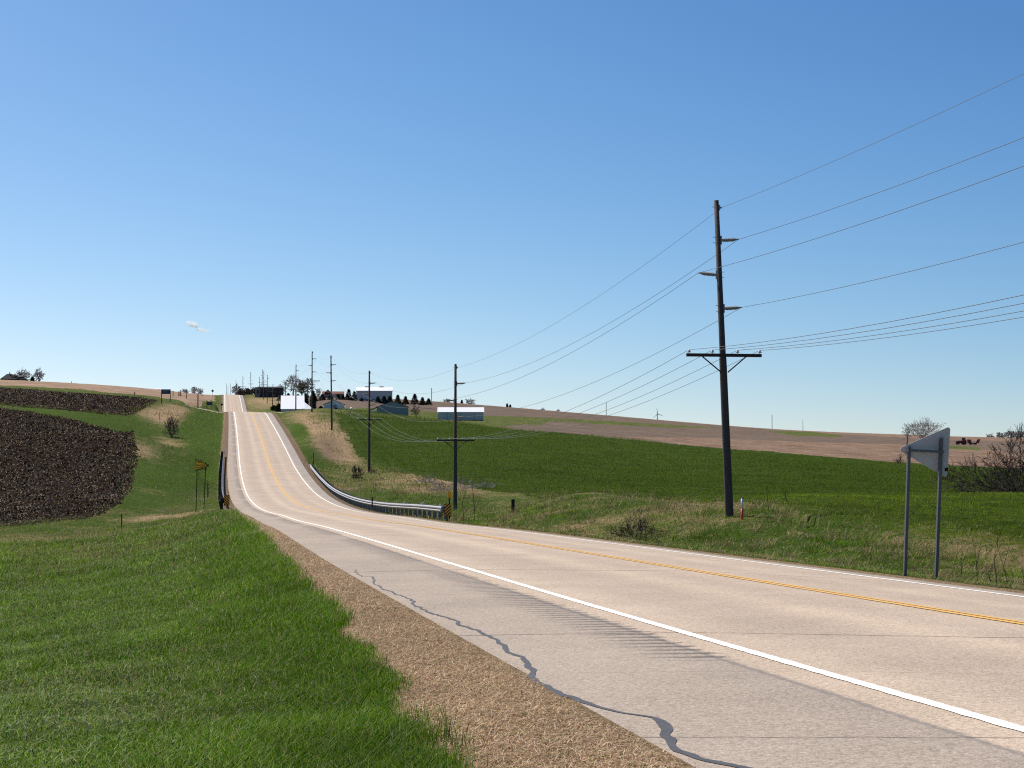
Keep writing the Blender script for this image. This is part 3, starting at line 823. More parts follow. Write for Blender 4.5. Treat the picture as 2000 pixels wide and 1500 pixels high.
def rough_verge():
    # the banks right of the road: straw tussocks with green between them
    X, Y, r = polar(250000, 3, 31, 24, 215)
    t, e = edge_of(X, Y)
    rim = np.interp(np.degrees(np.arctan2(X, Y)), [3, 4.5, 6, 7, 8, 10, 12, 14, 17, 20, 22, 25, 29], [330, 235, 195, 172, 160, 130, 100, 90, 76, 68, 56, 48, 41])
    k = (t > 0) & (e > .25 + .5 * rng.random(len(X))) & (r < rim * 1.02)
    X, Y, r, t, e = X[k], Y[k], r[k], t[k], e[k]
    m = len(X); sc = (r / 30) ** .8
    cl = fbm(X / 1.3, Y / 1.6, 51); st = fbm((X + Y * .5) / .9, (Y - X * .5) / 4.5, 52)
    dead = rng.random(m) < np.clip(np.where(r > 150, .52, .37) + 2.2 * (st - .5) + 1.0 * (cl - .5) + .25 * (e < 1.2), .08, .93)
    h = (.055 + .10 * rng.random(m)) * sc * (.35 + 1.2 * cl); w = (.006 + .006 * rng.random(m)) * sc
    cols = pick(GREENS, m); cols[dead] = pick(OLIVE, int(dead.sum()), .35)
    cols *= (.55 + .90 * fbm(X / .8, Y / 1.2, 53))[:, None]
    tag(blades('rough_grass', X, Y, h, w, cols, M['straw'], 1.3, -.01, .25), 'rough straw and green grass on the bank right of the road', 'grass', None, 'stuff')
    X0, Y0, r0 = polar(1500, 4, 31, 26, 170)
    t0, e0 = edge_of(X0, Y0); rim0 = np.interp(np.degrees(np.arctan2(X0, Y0)), [4, 6, 8, 10, 12, 14, 17, 20, 22, 25, 29], [240, 195, 160, 130, 100, 90, 76, 68, 56, 48, 41])
    k = (t0 > 0) & (e0 > 1.2) & (r0 < rim0)
    X0, Y0, r0 = X0[k], Y0[k], r0[k]; kk = 34
    X = np.repeat(X0, kk) + rng.normal(0, .10, len(X0) * kk) * (np.repeat(r0, kk) / 35); Y = np.repeat(Y0, kk) + rng.normal(0, .13, len(X0) * kk) * (np.repeat(r0, kk) / 35)
    r = np.repeat(r0, kk); m = len(X); sc = (r / 30) ** .7
    tone = np.repeat(rng.random(len(X0)), kk)
    cols = pick(OLIVE, m, .4); gq = tone < .4; cols[gq] = pick(GREENS, int(gq.sum()), .4); cols *= np.repeat(.5 + .8 * rng.random(len(X0)), kk)[:, None]
    tag(blades('rough_grass', X, Y, (.12 + .22 * rng.random(m)) * sc * np.repeat(.5 + .8 * rng.random(len(X0)), kk), .008 * sc, cols, M['straw'], 1.5), 'tussocks of straw and green grass on the right bank', 'grass', None, 'stuff')
    # fringe of taller dead stems along the top of the bank
    X, Y, r = polar(26000, 8, 31, 38, 150)
    rim = np.interp(np.degrees(np.arctan2(X, Y)), [8, 10, 12, 14, 17, 20, 22, 25, 29, 31], [150, 130, 100, 88, 74, 66, 55, 47.5, 41, 38])
    t, e = edge_of(X, Y)
    k = (np.abs(r - rim * (.97 + .03 * noise(X / 2, Y / 2, 61))) < rim * .035 * rng.random(len(X)) * 1.6) & (e > 3) & (fbm(X / 2.2, Y / 2.2, 62) > .45)
    X, Y, r = X[k], Y[k], r[k]; m = len(X); sc = (r / 40) ** .7
    tag(blades('dry_grass', X, Y, (.22 + .35 * rng.random(m)) * sc, .008 * sc, pick(STRAW + [(.36, .31, .21)], m, .3), M['straw'], .8), 'tall dead grass stems along the edge of the green crop', 'grass', None, 'stuff')
    # left: pale tangle of dead grass by the ditch and the far cut bank
    X, Y, r = polar(150000, -9.5, 10.5, 40, 345)
    t, e = edge_of(X, Y)
    f = np.zeros(len(X))
    for px, row, rx, ry, am in [(45,1085,3.5,7,0.46),(170,1090,3,5,0.25),(20,1140,3,4,0.25),(130,1050,5,6,0.19),(300,1012,2.5,2.5,0.31),(350,1008,1.8,2,0.31),(300,960,2,3,0.15),(262,885,2.5,8,0.37),(325,815,3.5,16,0.56),(345,797,3,24,0.56),(328,875,2.2,9,0.50),(290,806,6,14,0.37),(640,845,2.2,22,0.50),(628,825,2.2,30,0.43),(655,880,2,15,0.50),(672,902,2,10,0.37),(700,940,3,8,0.25),(610,815,2,30,0.37),(850,935,5,10,0.31)]:
        p = hit(px, row); f += am * np.exp(-((X - p.x) / rx) ** 2 - ((Y - p.y) / ry) ** 2)
    k = (rng.random(len(X)) < f * (.15 + 1.2 * (fbm(X / 1.5, Y / 3, 64) > .5))) & (e > .8)
    X, Y, r = X[k], Y[k], r[k]; m = len(X); sc = np.maximum(1, r / 60) ** .85
    tag(blades('dry_grass', X, Y, (.22 + .38 * rng.random(m)) * np.minimum(sc, 1.25), .013 * sc, np.where(rng.random((m, 1)) < .34, pick(GREENS, m, .4), pick(OLIVE + [(.30, .25, .14), (.13, .105, .05), (.19, .15, .08)], m, .5)), M['straw'], 1.0), 'pale tangles of dead grass in the ditches and on the cut banks', 'grass', None, 'stuff')
    # left verge beyond the near bank: short green tufts
    X, Y, r = polar(120000, -9.5, 10.4, 75, 350)
    t, e = edge_of(X, Y)
    k = (t < 0) & (e > 1.2) & (t > -32) 
    X, Y, r = X[k], Y[k], r[k]
    fld = (X < -4.5 - 3 * (Y > 150)) & (Y > 122)
    X, Y, r = X[~fld], Y[~fld], r[~fld]; m = len(X); sc = (r / 40) ** .85
    cols = pick(GREENS + [(.07, .09, .025)], m, .35); dd = rng.random(m) < .16; cols[dd] = pick(STRAW, int(dd.sum()))
    cols *= (.6 + .8 * fbm(X / 2, Y / 5, 55))[:, None]
    tag(blades('grass', X, Y, (.05 + .07 * rng.random(m)) * sc, .006 * sc, cols, M['blade'], .8), 'short green grass in the ditch left of the far road', 'grass', None, 'stuff')
rough_verge()

def margins():
    # ragged weeds along the edges of the ploughed and sown fields
    n_ = len(BORDER); k = 9
    B = np.repeat(BORDER, k, 0); r0 = np.hypot(B[:, 0], B[:, 1])
    X = B[:, 0] + rng.normal(0, .35, n_ * k) * (1 + r0 / 250); Y = B[:, 1] + rng.normal(0, .8, n_ * k) * (1 + r0 / 250)
    t, e = edge_of(X, Y); q = (e > 2) & (fbm(X / 2, Y / 3, 81) > .38)
    X, Y, r0 = X[q], Y[q], r0[q]; m = len(X); sc = np.maximum(1, r0 / 55) ** .75
    cols = pick(GREENS, m, .4); dd = rng.random(m) < .45; cols[dd] = pick(OLIVE, int(dd.sum()), .4)
    tag(blades('field_margin_grass', X, Y, (.08 + .14 * rng.random(m)) * sc, .010 * sc, cols, M['straw'], 1.0), 'ragged grass along the edges of the fields', 'grass', None, 'stuff')
margins()

def clods():
    m = 130000
    X, Y, r = polar(m, -9.2, 0.5, 108, 440)
    px_ = 1000 + F * np.tan(np.arctan2(X, Y) - TH)
    q = np.zeros(len(X), bool)
    for P in PLOUGH:
        ins = np.zeros(len(X), bool)
        for a in range(len(P)):
            x1, y1 = P[a]; x2, y2 = P[(a + 1) % len(P)]
            with np.errstate(divide='ignore', invalid='ignore'):
                ins ^= ((y1 > Y) != (y2 > Y)) & (X < (x2 - x1) * (Y - y1) / (y2 - y1) + x1)
        q |= ins
    X, Y, r = X[q], Y[q], r[q]; m = len(X)
    Z = H(X, Y, True)
    s_ = (.035 + .12 * rng.random(m) ** 2.5) * (r / 150) ** .6
    base = np.array([(1, 0, 0), (-1, 0, 0), (0, 1, 0), (0, -1, 0), (0, 0, 1.0), (0, 0, -1)])
    V = base[None] * (1 + (rng.random((m, 6, 3)) - .5) * .8) + (rng.random((m, 6, 3)) - .5) * .7
    V = V * s_[:, None, None] * np.array([1, 1, .75]) + np.stack([X, Y, Z + s_ * .25], 1)[:, None]
    T = np.array([(0, 2, 4), (2, 1, 4), (1, 3, 4), (3, 0, 4), (2, 0, 5), (1, 2, 5), (3, 1, 5), (0, 3, 5)])
    L = (np.arange(m)[:, None, None] * 6 + T[None]).reshape(-1)
    o = np_mesh('soil_clods', V.reshape(-1, 3), L, np.arange(m * 8) * 3, np.full(m * 8, 3), M['clod'])
    c_ = pick([(.040, .026, .016), (.058, .038, .024), (.084, .057, .038), (.028, .018, .011), (.14, .102, .072)], m, .4)
    a = o.data.attributes.new('Col', 'FLOAT_COLOR', 'POINT'); a.data.foreach_set('color', np.repeat(np.c_[c_, np.ones(m)], 6, 0).astype(np.float32).ravel())
    tag(o, 'dark clods turned up in the ploughed fields', 'soil clods', None, 'stuff')
    k = rng.random(m) < .11
    Xs, Ys, rs_ = X[k] + .2, Y[k], r[k]; n2 = len(Xs)
    tag(blades('crop_residue', Xs, Ys, .12 * (.6 + rng.random(n2)) * (rs_ / 110) ** .6, .05 * (rs_ / 110) ** .6, pick([(.42, .34, .24), (.30, .24, .16), (.52, .45, .34)], n2, .3), M['straw'], 1.6, .06), 'pale bits of straw scattered on the ploughed fields', 'straw', None, 'stuff')
clods()

def crop_rows():
    X, Y, r = polar(520000, 4.2, 31, 40, 420)
    az = np.degrees(np.arctan2(X, Y))
    rim = np.interp(az, [4, 5, 6, 7, 8, 10, 12, 14, 17, 20, 22, 25, 29, 31], [330, 240, 206, 182, 168, 150, 128, 96, 76, 66.5, 56, 48.3, 41.8, 39])
    far_ = np.interp(az, [4, 5, 10.7, 18.5, 31], [400, 400, 325, 325, 330])
    k = (r > rim * 1.012) & (r < far_) & (rng.random(len(X)) < 1 - .7 * sstep(.5, 1, r / far_))
    X, Y, r = X[k], Y[k], r[k]; m = len(X); sc = (r / 45) ** .8
    cols = pick([(.064, .110, .006), (.082, .132, .009), (.052, .092, .005), (.115, .155, .018)], m, .3)
    cols *= (.60 + .8 * fbm(X / 3, Y / 5, 57))[:, None] * (1 + np.array([.75, .62, .3])[None] * ((r < 81 + 4 * noise(X / 3, Y / 3, 91)) & (np.degrees(np.arctan2(X, Y)) > 16.5))[:, None])  # near bench brighter and yellower: backlight through the blades painted into their colour
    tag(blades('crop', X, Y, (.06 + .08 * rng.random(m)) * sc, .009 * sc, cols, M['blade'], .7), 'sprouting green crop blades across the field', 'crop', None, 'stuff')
crop_rows()

# ------------------------------------------------------------------ utility poles and their lines
POLE_H = 12.45
INS = [(1.56, 1), (2.92, -1), (4.24, 1)]
def pole_frame(px, row_base, d, lean=0.0, z=None):
    p = at(px, 850, d)
    p.z = hz(p.x, p.y) if z is None else z
    return p, lean
def make_pole(p, lean, arm, label, detail=2, top_z=None):
    h = POLE_H
    root = empty('utility_pole', p, 0, label=label, cat='utility pole', group='wooden utility poles along the road')
    rx = lambda q: lean * q / h                                  # sideways lean
    X = lambda q, dx=0, dy=0: Vector((rx(q) + dx, dy, q))
    n = 12 if detail == 2 else 8
    MB().tube([X(-.6), X(0), X(h * .5), X(h - 6.1), X(h)], [.175, .17, .145, .125, .095], n).build('shaft', M['pole'], root, True)
    if detail == 0: return root
    for dz, sd in INS:
        q = h - dz
        m = MB()
        m.box(X(q, sd * .125), (.05, .1, .34))
        pts = [X(q, sd * .14), X(q, sd * .22), X(q + .035, sd * .68), X(q + .05, sd * .78)]
        m.tube(pts, [.045, .06, .055, .03], 8)
        for k in range(9):
            f = .24 + k * .05
            a = X(q + .035 * (f - .2) / .48, sd * f)
            m.tube([a - Vector((.006, 0, 0)), a + Vector((.006, 0, 0))], .085 if k % 2 else .072, 10)
        m.tube([X(q + .05, sd * .78), X(q + .055, sd * .86)], .025, 6)
        ins = m.build('post_insulator', M['polymer'], root, False)
        if detail == 2:
            for e in (-.11, .11): MB().tube([X(q + e, -sd * .20), X(q + e, sd * .15)], .012, 5).build('bolt', M['steel'], ins)
    t = MB(); t.box(X(h - .28, .11), (.05, .06, .22)); t.tube([X(h - .28, .11), X(h - .28, .2)], .04, 6); t.build('ridge_insulator', M['steel'], root)
    if detail == 2:
        b = MB(); b.tube([X(h - .26, -.2), X(h - .26, .14)], .012, 5); b.build('bolt', M['steel'], root)
    if arm:
        q = h - 6.08
        a = MB(); a.box(X(q, 0, -.17), (3.05, .10, .125)); aob = a.build('crossarm', M['arm'], root)
        for sd in (-1, 1):
            b = MB(); b.tube([X(q - .06, sd * .88, -.17), X(q - .66, sd * .14, -.13)], .027, 6); b.build('brace', M['arm'], root)
        for dx in (-1.42, -.47, .55, 1.46):
            b = MB(); b.tube([X(q, dx, -.17), X(q + .15, dx, -.17)], .012, 6)
            b.tube([X(q + .10, dx, -.17), X(q + .12, dx, -.17), X(q + .15, dx, -.17), X(q + .19, dx, -.17), X(q + .215, dx, -.17)], [.075, .08, .05, .045, .02], 10)
            b.build('pin_insulator', M['porcelain'], aob if detail == 2 else aob, True)
    return root

def dist(px, Y0):            # distance along the view axis for a ground point at this column and this Y
    return (Y0 / (math.cos(TH) - (px - 1000) / F * math.sin(TH)))
PL = []                      # (position, lean, has arm)
specs = [  # column of the foot, Y, lean, arm, row of the top if only the top is seen, words
    (1424, 57.4, -.48, True, None, 'nearest tall wooden utility pole, leaning left, with crossarm and three post insulators'),
    (889, 121.0, .02, True, None, 'second wooden utility pole, standing behind the end of the right guardrail'),
    (721, 189.5, .0, True, None, 'third wooden utility pole, standing on the bank past the guardrail bend'),
    (648, 257.0, -.2, False, None, 'fourth wooden utility pole, without a crossarm, at the corner of the green crop'),
    (609, 316.0, .0, True, 686, 'fifth utility pole, with crossarm, beside the columnar evergreens'),
    (577.5, 388.0, .0, False, 712, 'sixth utility pole, without crossarm, in front of the white barn roof'),
    (557, 455.0, .0, True, 746, 'utility pole whose crossarm shows against the left end of the white barn roof'),
    (543.5, 520.0, .0, True, 772, 'low utility pole just left of the white barn'),
    (531.5, 585.0, .2, True, 750, 'leaning utility pole rising over the dark bushes left of the white barn'),
    (521.5, 640.0, .0, True, 732, 'utility pole in front of the middle of the long dark building'),
    (514.5, 690.0, .0, True, 724, 'utility pole just right of the doorway of the dark building'),
    (511.0, 740.0, .25, True, 721.5, 'tallest looking far utility pole, at the doorway end of the dark building'),
    (506.5, 775.0, .0, False, 736, 'thin utility pole behind the left end of the dark building'),
    (490, 800.0, -.35, True, 726.7, 'utility pole with crossarm above the reddish brush near the road crest'),
    (473.7, 865.0, .0, True, 733.7, 'utility pole above the left part of the reddish brush'),
    (460.3, 930.0, .0, False, 742, 'utility pole among the bare trees right of the road crest'),
    (449.3, 1000.0, .0, False, 748.7, 'far utility pole on the road crest, right of the farthest pair'),
    (442, 1070.0, .0, False, 748.7, 'farthest tall utility pole, standing on the road crest'),
    (444.8, 1140.0, .0, False, 753, 'farthest short utility pole, on the road crest'),
]
for i, (px, Y0, lean, arm, top, lab) in enumerate(specs):
    d = dist(px, Y0)
    p = at(px, 850, d)
    p.z = hz(p.x, p.y) if top is None else at(px, top, d).z - POLE_H
    make_pole(p, lean, arm, lab, 2 if i < 4 else (1 if i < 15 else 0))
    PL.append((p, lean, arm))
p0 = Vector((20.3, -8.0, -.55))
make_pole(p0, -.1, True, 'wooden utility pole standing just outside the picture on the right', 2)
PL.insert(0, (p0, -.1, True))

def wire(name, key, n, label, group, sag, rad):
    pts = []
    def att(q):
        p, lean, arm = q
        if key[0] == 'top': z = POLE_H - .28; dx = .2; dy = 0
        elif key[0] == 'ins': dz, sd = INS[key[1]]; z = POLE_H - dz + .055; dx = sd * .86; dy = 0
        else:
            z = POLE_H - 6.08 + .2; dx = (-1.42, -.47, .55, 1.46)[key[1]]; dy = -.17
            if not arm: dx *= .17; dy = 0; z += (.25, .0, .0, -.25)[key[1]]
        return p + Vector((lean * z / POLE_H + dx, dy, z))
    A = [att(q) for q in PL[:n]]
    m = MB(); path = []
    for a, b in zip(A[:-1], A[1:]):
        N = 26
        s_ = sag * ((b - a).length / 65) ** 2
        for k in range(N):
            f = k / N; q = a.lerp(b, f); q.z -= 4 * s_ * f * (1 - f); path.append(q)
    path.append(A[-1])
    m.tube(path, rad, 5)
    return tag(m.build(name, M['wire'], None, True), label, 'power line', group)
UG = 'high wires along the utility poles'; LG = 'low wires on the crossarms'
wire('power_line', ('top',), 9, 'topmost thin wire, running over the very tops of the poles', UG, .9, .007)
wire('power_line', ('ins', 0), 9, 'high wire carried by the topmost right hand insulators of the poles', UG, 1.0, .009)
wire('power_line', ('ins', 1), 9, 'high wire carried by the insulators on the left side of the poles', UG, 1.0, .009)
wire('power_line', ('ins', 2), 9, 'high wire carried by the lower right hand insulators of the poles', UG, 1.0, .009)
for k, nm in enumerate(('outer left pin of each crossarm', 'inner left pin of each crossarm', 'inner right pin of each crossarm', 'outer right pin of each crossarm')):
    wire('power_line', ('arm', k), 7, 'low sagging wire resting on the ' + nm, LG, 1.15, .009)

# ------------------------------------------------------------------ guardrails
def guardrail(y0, y1, toff, side, label, refl):
    """toff(Y): lateral place of the rail face; side +1: right of the road"""
    base = Vector((float(xc(y0)) + toff(y0), y0, 0)); base.z = hz(base.x, base.y)
    root = empty('guardrail', base, 0, label=label, cat='guardrail')
    prof = [(.0, .0), (.035, .02), (.078, .07), (.078, .095), (.03, .135), (.0, .155), (.03, .175), (.078, .215), (.078, .24), (.035, .29), (.0, .31)]
    Ys = np.arange(y0, y1 + .01, .95)
    V = []; n_ = len(prof)
    def ground(Y): 
        x = float(xc(Y)) + toff(Y); return x, float(road_z(np.array(toff(Y) * .93), np.array(Y)))
    for Y in Ys:
        x, z = ground(Y)
        ease = 0
        for (o_, u_) in prof:
            V.append((x - side * o_ - base.x, Y - base.y, z + .43 + u_ - base.z))
        for (o_, u_) in reversed(prof):
            V.append((x - side * (o_ - .006) - base.x, Y - base.y, z + .43 + u_ - base.z))
    k2 = 2 * n_
    Fc = []
    for i in range(len(Ys) - 1):
        for k in range(k2):
            Fc.append((i * k2 + k, i * k2 + (k + 1) % k2, (i + 1) * k2 + (k + 1) % k2, (i + 1) * k2 + k))
    m = MB(); m.add(V, Fc); rail = m.build('rail', M['steel'], root, False)
    # rounded end pieces
    for Y, s2 in ((y0, -1), (y1, 1)):
        x, z = ground(Y)
        e = MB(); e.tube([(x - side * .04 - base.x, Y + s2 * .02 - base.y, z + .43 - base.z), (x - side * .04 - base.x, Y + s2 * .02 - base.y, z + .74 - base.z)], .085, 10); e.build('end_piece', M['steel'], root, True)
    pst = None
    for Y in np.arange(y0 + .3, y1, 1.905):
        x, z = ground(Y)
        gz = hz(x + side * .22, Y)
        m = MB()
        hgt = z + .76 - gz + .3
        m.box((x + side * .24 - base.x, Y - base.y, gz - .3 + hgt / 2 - base.z), (.2, .16, hgt))
        m.box((x + side * .09 - base.x, Y - base.y, z + .585 - base.z), (.14, .15, .34))
        m.build('post', M['grey_boards'] if side > 0 else M['dark_post'], root)
    for Y in refl:
        x, z = ground(Y)
        m = MB()
        if side > 0: m.box((x - .03 - base.x, Y - base.y, z + .82 - base.z), (.09, .02, .13))
        else: m.box((x + side * .28 - base.x, Y - .10 - base.y, z + .58 - base.z), (.15, .02, .15))
        m.build('reflector', M['white_pl'], root)
    return root
gr_r = lambda Y: float(np.interp(Y, [82, 110, 150, 188], [4.5, 4.45, 4.6, 4.75]))
gr_l = lambda Y: float(np.interp(Y, [120, 160, 208], [-6.15, -5.85, -5.6]))
guardrail(82.0, 187.5, gr_r, 1, 'long curved steel guardrail along the right edge of the road', (82.6, 89, 96.5))
guardrail(119.5, 208, gr_l, -1, 'short straight guardrail seen end on at the left edge of the road', (120.5, 123, 128, 135, 144, 156, 172))

def object_marker(x, Y, w, h, zb, sgn, label):
    z0 = hz(x, Y)
    root = empty('object_marker', (x, Y, z0), 0, label=label, cat='marker')
    MB().tube([(0, .03, -.3), (0, .03, zb + h - .05)], .03, 6).build('post', M['dark_post'], root)
    m = MB(); m.box((0, -.01, zb + h / 2), (w, .012, h)); pn = m.build('panel', M['black'], root)
    # sloping stripes, clipped to the panel
    per = h / 4.2
    for k in range(-3, 7):
        a = k * per; poly = []
        pts = []
        N = 24
        lo = []; hi = []
        for q in range(N + 1):
            x_ = -w * .46 + w * .92 * q / N
            c0_ = a + sgn * x_ * .9; c1_ = c0_ + per * .48
            c0_, c1_ = max(.03 * h, min(.97 * h, c0_)), max(.03 * h, min(.97 * h, c1_))
            lo.append((x_, c0_)); hi.append((x_, c1_))
        keep = [i for i in range(N + 1) if hi[i][1] - lo[i][1] > .004]
        if len(keep) < 2: continue
        poly = [lo[i] for i in keep] + [hi[i] for i in reversed(keep)]
        s = MB(); s.prism([(u, -.021, zb + v) for u, v in poly], (0, 0, 0), (0, .003, 0)); s.build('stripe', M['orange'], pn)
    return root
object_marker(float(xc(81.2)) + gr_r(82) + .15, 81.2, .34, .70, .22, 1, 'orange and black striped marker at the near end of the right guardrail')
object_marker(float(xc(119)) + gr_l(120) + .12, 119.0, .42, .80, .28, -1, 'orange and black striped marker at the near end of the left guardrail')

# ------------------------------------------------------------------ signs
def rounded(poly, r, n=5):
    out = []
    m = len(poly)
    for i in range(m):
        p0_, p, p1 = Vector(poly[i - 1]), Vector(poly[i]), Vector(poly[(i + 1) % m])
        a = (p0_ - p).normalized(); b = (p1 - p).normalized()
        ang = a.angle(b); t = r / math.tan(ang / 2)
        A_, B_ = p + a * t, p + b * t
        cc = p + (a + b).normalized() * (r / math.sin(ang / 2))
        va, vb = A_ - cc, B_ - cc
        for k in range(n + 1):
            v = va.lerp(vb, k / n).normalized() * r
            out.append(cc + v)
    return out

def text_mesh(s, size, mat, parent, loc, name='lettering', thick=.002):
    cu_ = bpy.data.curves.new('tmp_text', 'FONT'); cu_.body = s; cu_.size = size; cu_.extrude = thick; cu_.offset = size * .012
    to = bpy.data.objects.new('tmp_text', cu_); COL.objects.link(to)
    dg = bpy.context.evaluated_depsgraph_get(); dg.update()
    me = bpy.data.meshes.new_from_object(to.evaluated_get(dg))
    bpy.data.objects.remove(to)
    o = bpy.data.objects.new(name, me); COL.objects.link(o)
    me.materials.clear(); me.materials.append(mat)
    me.transform(Matrix.Rotation(math.pi / 2, 4, 'X'))
    o.parent = parent; o.location = loc
    return o

def pennant_left():
    Y0 = 120.0; d = dist(391, Y0)
    b1, b2 = at(382.5, 993, d), at(398.5, 984, dist(398, 120.4))
    root = empty('no_passing_sign', (b1.x, b1.y, b1.z), 0, label='yellow pennant shaped NO PASSING ZONE sign on two dark posts', cat='road sign')
    k = d / F
    zt = lambda row: at(391, row, d).z - b1.z
    x = lambda px: (px - 382.5) * k * 1.0
    for (px0, row0, px1, row1, dy) in ((382.5, 1001, 385, 898, .05), (398, 992, 401, 902, .05)):
        MB().tube([(x(px0), dy, zt(row0)), (x(px1), dy, zt(row1))], .035, 6).build('post', M['dark_post'], root)
    outer = rounded([(x(380.5), 0, zt(895.5)), (x(380), 0, zt(921)), (x(407.5), 0, zt(909.6))], .035)
    inner = rounded([(x(381.4), 0, zt(897.6)), (x(380.9), 0, zt(919)), (x(404.9), 0, zt(909.5))], .025)
    m = MB(); m.prism([tuple(p) for p in outer], (0, -.004, 0), (0, .008, 0)); pn = m.build('border', M['black'], root)
    m = MB(); m.prism([tuple(p) for p in inner], (0, -.010, 0), (0, -.005, 0)); face = m.build('panel', M['yellow_sign'], root)
    h = zt(895.5) - zt(921)
    for s_, r_ in (('NO', 904.6), ('PASSING', 911.4), ('ZONE', 917.6)):
        text_mesh(s_, h * .30 if s_ != 'PASSING' else h * .255, M['black'], face, (x(382.6), -.0125, zt(r_)))
pennant_left()

def pennant_right():
    d = 27.6
    b1, b2 = at(1767, 1131, d), at(1828, 1138, d - .25)
    root = empty('pennant_sign', (b1.x, b1.y, b1.z), 0, label='grey back of a large pennant sign on two square steel posts', cat='road sign')
    ux = Vector((1, 0, 0))
    def w(px, row, dd=0.0):       # point in the sign's plane: it faces along the road (plane Y = const)
        r = at(px, row, 1.0); s_ = (b1.y + dd) / r.y
        return Vector((r.x * s_, b1.y + dd, r.z * s_)) - b1
    pan = [w(1856.5, 832, .06), w(1850, 933.5, .06), w(1752, 877.5, .06)]
    poly = rounded([tuple(p) for p in pan], .045)
    m = MB(); m.prism([tuple(p) for p in poly], (0, 0, 0), (0, .01, 0)); pn = m.build('panel', M['sign_back'], root)
    g1 = hz(b1.x, b1.y) - b1.z - .4
    def sq(a, b_, s_, name):
        m = MB(); dirv = (b_ - a); 
        u = Vector((0, 1, 0)); v = dirv.normalized().cross(u).normalized()
        vs = [a + u * i * s_ + v * j * s_ for (i, j) in ((-1, -1), (1, -1), (1, 1), (-1, 1))] + [b_ + u * i * s_ + v * j * s_ for (i, j) in ((-1, -1), (1, -1), (1, 1), (-1, 1))]
        m.add(vs, [(3, 2, 1, 0), (4, 5, 6, 7)] + [(k, (k + 1) % 4, 4 + (k + 1) % 4, 4 + k) for k in range(4)])
        return m.build(name, M['post_steel'], root)
    a1, t1 = w(1767, 1131), w(1775.5, 872)
    a2, t2 = w(1828, 1138), w(1838.5, 855)
    sq(a1 + (a1 - t1) * .12, t1, .027, 'post'); sq(a2 + (a2 - t2) * .12, t2, .027, 'post')
    sq(w(1773, 879, -.055), w(1843, 882.5, -.055), .022, 'crossbar')
    c_ = w(1848.5, 917, .055)
    m = MB(); m.box(c_, (.065, .004, .065)); m.build('sticker', M['black'], root)
pennant_right()

def board_sign(px0, px1, r0, r1, rb0, rb1, d, label, lines):
    a, b_ = at(px0, r1, d), at(px1, r1, d); tz = at(px0, r0, d).z
    root = empty('information_sign', (a.x, a.y, hz(a.x, a.y)), 0, label=label, cat='road sign')
    o = root.location
    w_ = b_.x - a.x; h_ = tz - a.z
    m = MB(); m.box((w_ / 2, 0, a.z - o.z + h_ / 2), (w_, .05, h_)); pn = m.build('panel', M['blue_sign'], root)
    for q, px, rb in ((0, px0, rb0), (w_, px1, rb1)):
        MB().box((q, .06, (tz - o.z + at(px, rb, d).z - o.z) / 2 - .2), (.14, .12, tz - at(px, rb, d).z + .4)).build('post', M['dark_post'], root)
    for (u, v, l) in lines:
        MB().box((w_ * (u + l / 2), -.03, a.z - o.z + h_ * v), (w_ * l, .01, h_ * .08)).build('lettering', M['pale_blue'], pn)
board_sign(315.5, 332.5, 760.3, 769.6, 784.5, 780.5, 300, 'dark blue information board on two posts on the hilltop verge', [(.12, .72, .7), (.2, .45, .4)])
board_sign(404, 414, 784.8, 791.5, 799, 798, 375, 'smaller blue board on two posts, low beside the road past the side lane', [(.15, .6, .6)])

def diamond():
    d = 640
    p = at(415.2, 773, d); root = empty('warning_sign', p, 0, label='dark diamond sign on a thin post standing against the sky', cat='road sign')
    zt = at(415.2, 763.5, d).z - p.z
    MB().tube([(0, .05, -1), (0, .05, zt)], .06, 6).build('post', M['post_steel'], root)
    r = .62
    m = MB(); m.prism([(0, 0, zt + r), (r, 0, zt), (0, 0, zt - r), (-r, 0, zt)], (0, 0, 0), (0, .03, 0)); m.build('panel', M['black'], root)
diamond()

def mailbox():
    p = on(433, 390); top = at(433, 788.8, 390).z
    p.z = top - 1.1; 
    root = empty('mailbox', p, 0, label='black mailbox beside the road just past the side lane', cat='mailbox')
    m = MB()
    prof = [(-.16, 0), (.16, 0)] + [(.16 * math.cos(a), .2 + .16 * math.sin(a)) for a in np.linspace(0, math.pi, 9)]
    prof = [(u * 1.9, v * 1.3) for u, v in prof]
    m.prism([(u, -.35, .72 + v) for u, v in prof], (0, 0, 0), (0, .7, 0)); m.build('box', M['black'], root)
    MB().box((0, 0, .2), (.12, .12, 1.1)).build('post', M['dark_post'], root)
mailbox()

def stick(name, px, row0, row1, d, w_, mat, label, cat, group=None, capm=None, two=None):
    p = at(px, row0, d); t = at(px, row1, d)
    root = empty(name, p, 0, label=label, cat=cat, group=group)
    h = t.z - p.z
    if two is None:
        MB().tube([(0, 0, -.25), (0, 0, h)], [w_, w_ * .92], 8).build('post', mat, root)
    else:
        MB().tube([(0, 0, -.25), (0, 0, h * two)], w_, 10).build('lower_sleeve', mat, root, True)
        MB().tube([(0, 0, h * two), (0, 0, h * .96)], w_ * .85, 10).build('upper_sleeve', M['white_pl'], root, True)
        MB().tube([(0, 0, h * .96), (0, 0, h)], w_ * .9, 10).build('cap', M['black'], root, True)
    if capm:
        MB().box((0, -w_ - .01, h + capm[1]), capm[2]).build('plate', capm[0], root)
    return root
stick('cable_marker', 1449.5, 1013, 972, 58.5, .05, M['red'], 'short red and white marker post beside the nearest utility pole', 'marker post', None, None, .48)
stick('fence_post', 1002, 1003, 975, 97, .12, M['dark_post'], 'squat black timber post standing alone on the right bank', 'post')
stick('marker_post', 877.5, 1018, 966, 84.5, .045, M['dark_post'], 'dark post with a yellow plate between the guardrail end and the second pole', 'marker post', None, (M['orange'], -.0, (.19, .02, .34)))
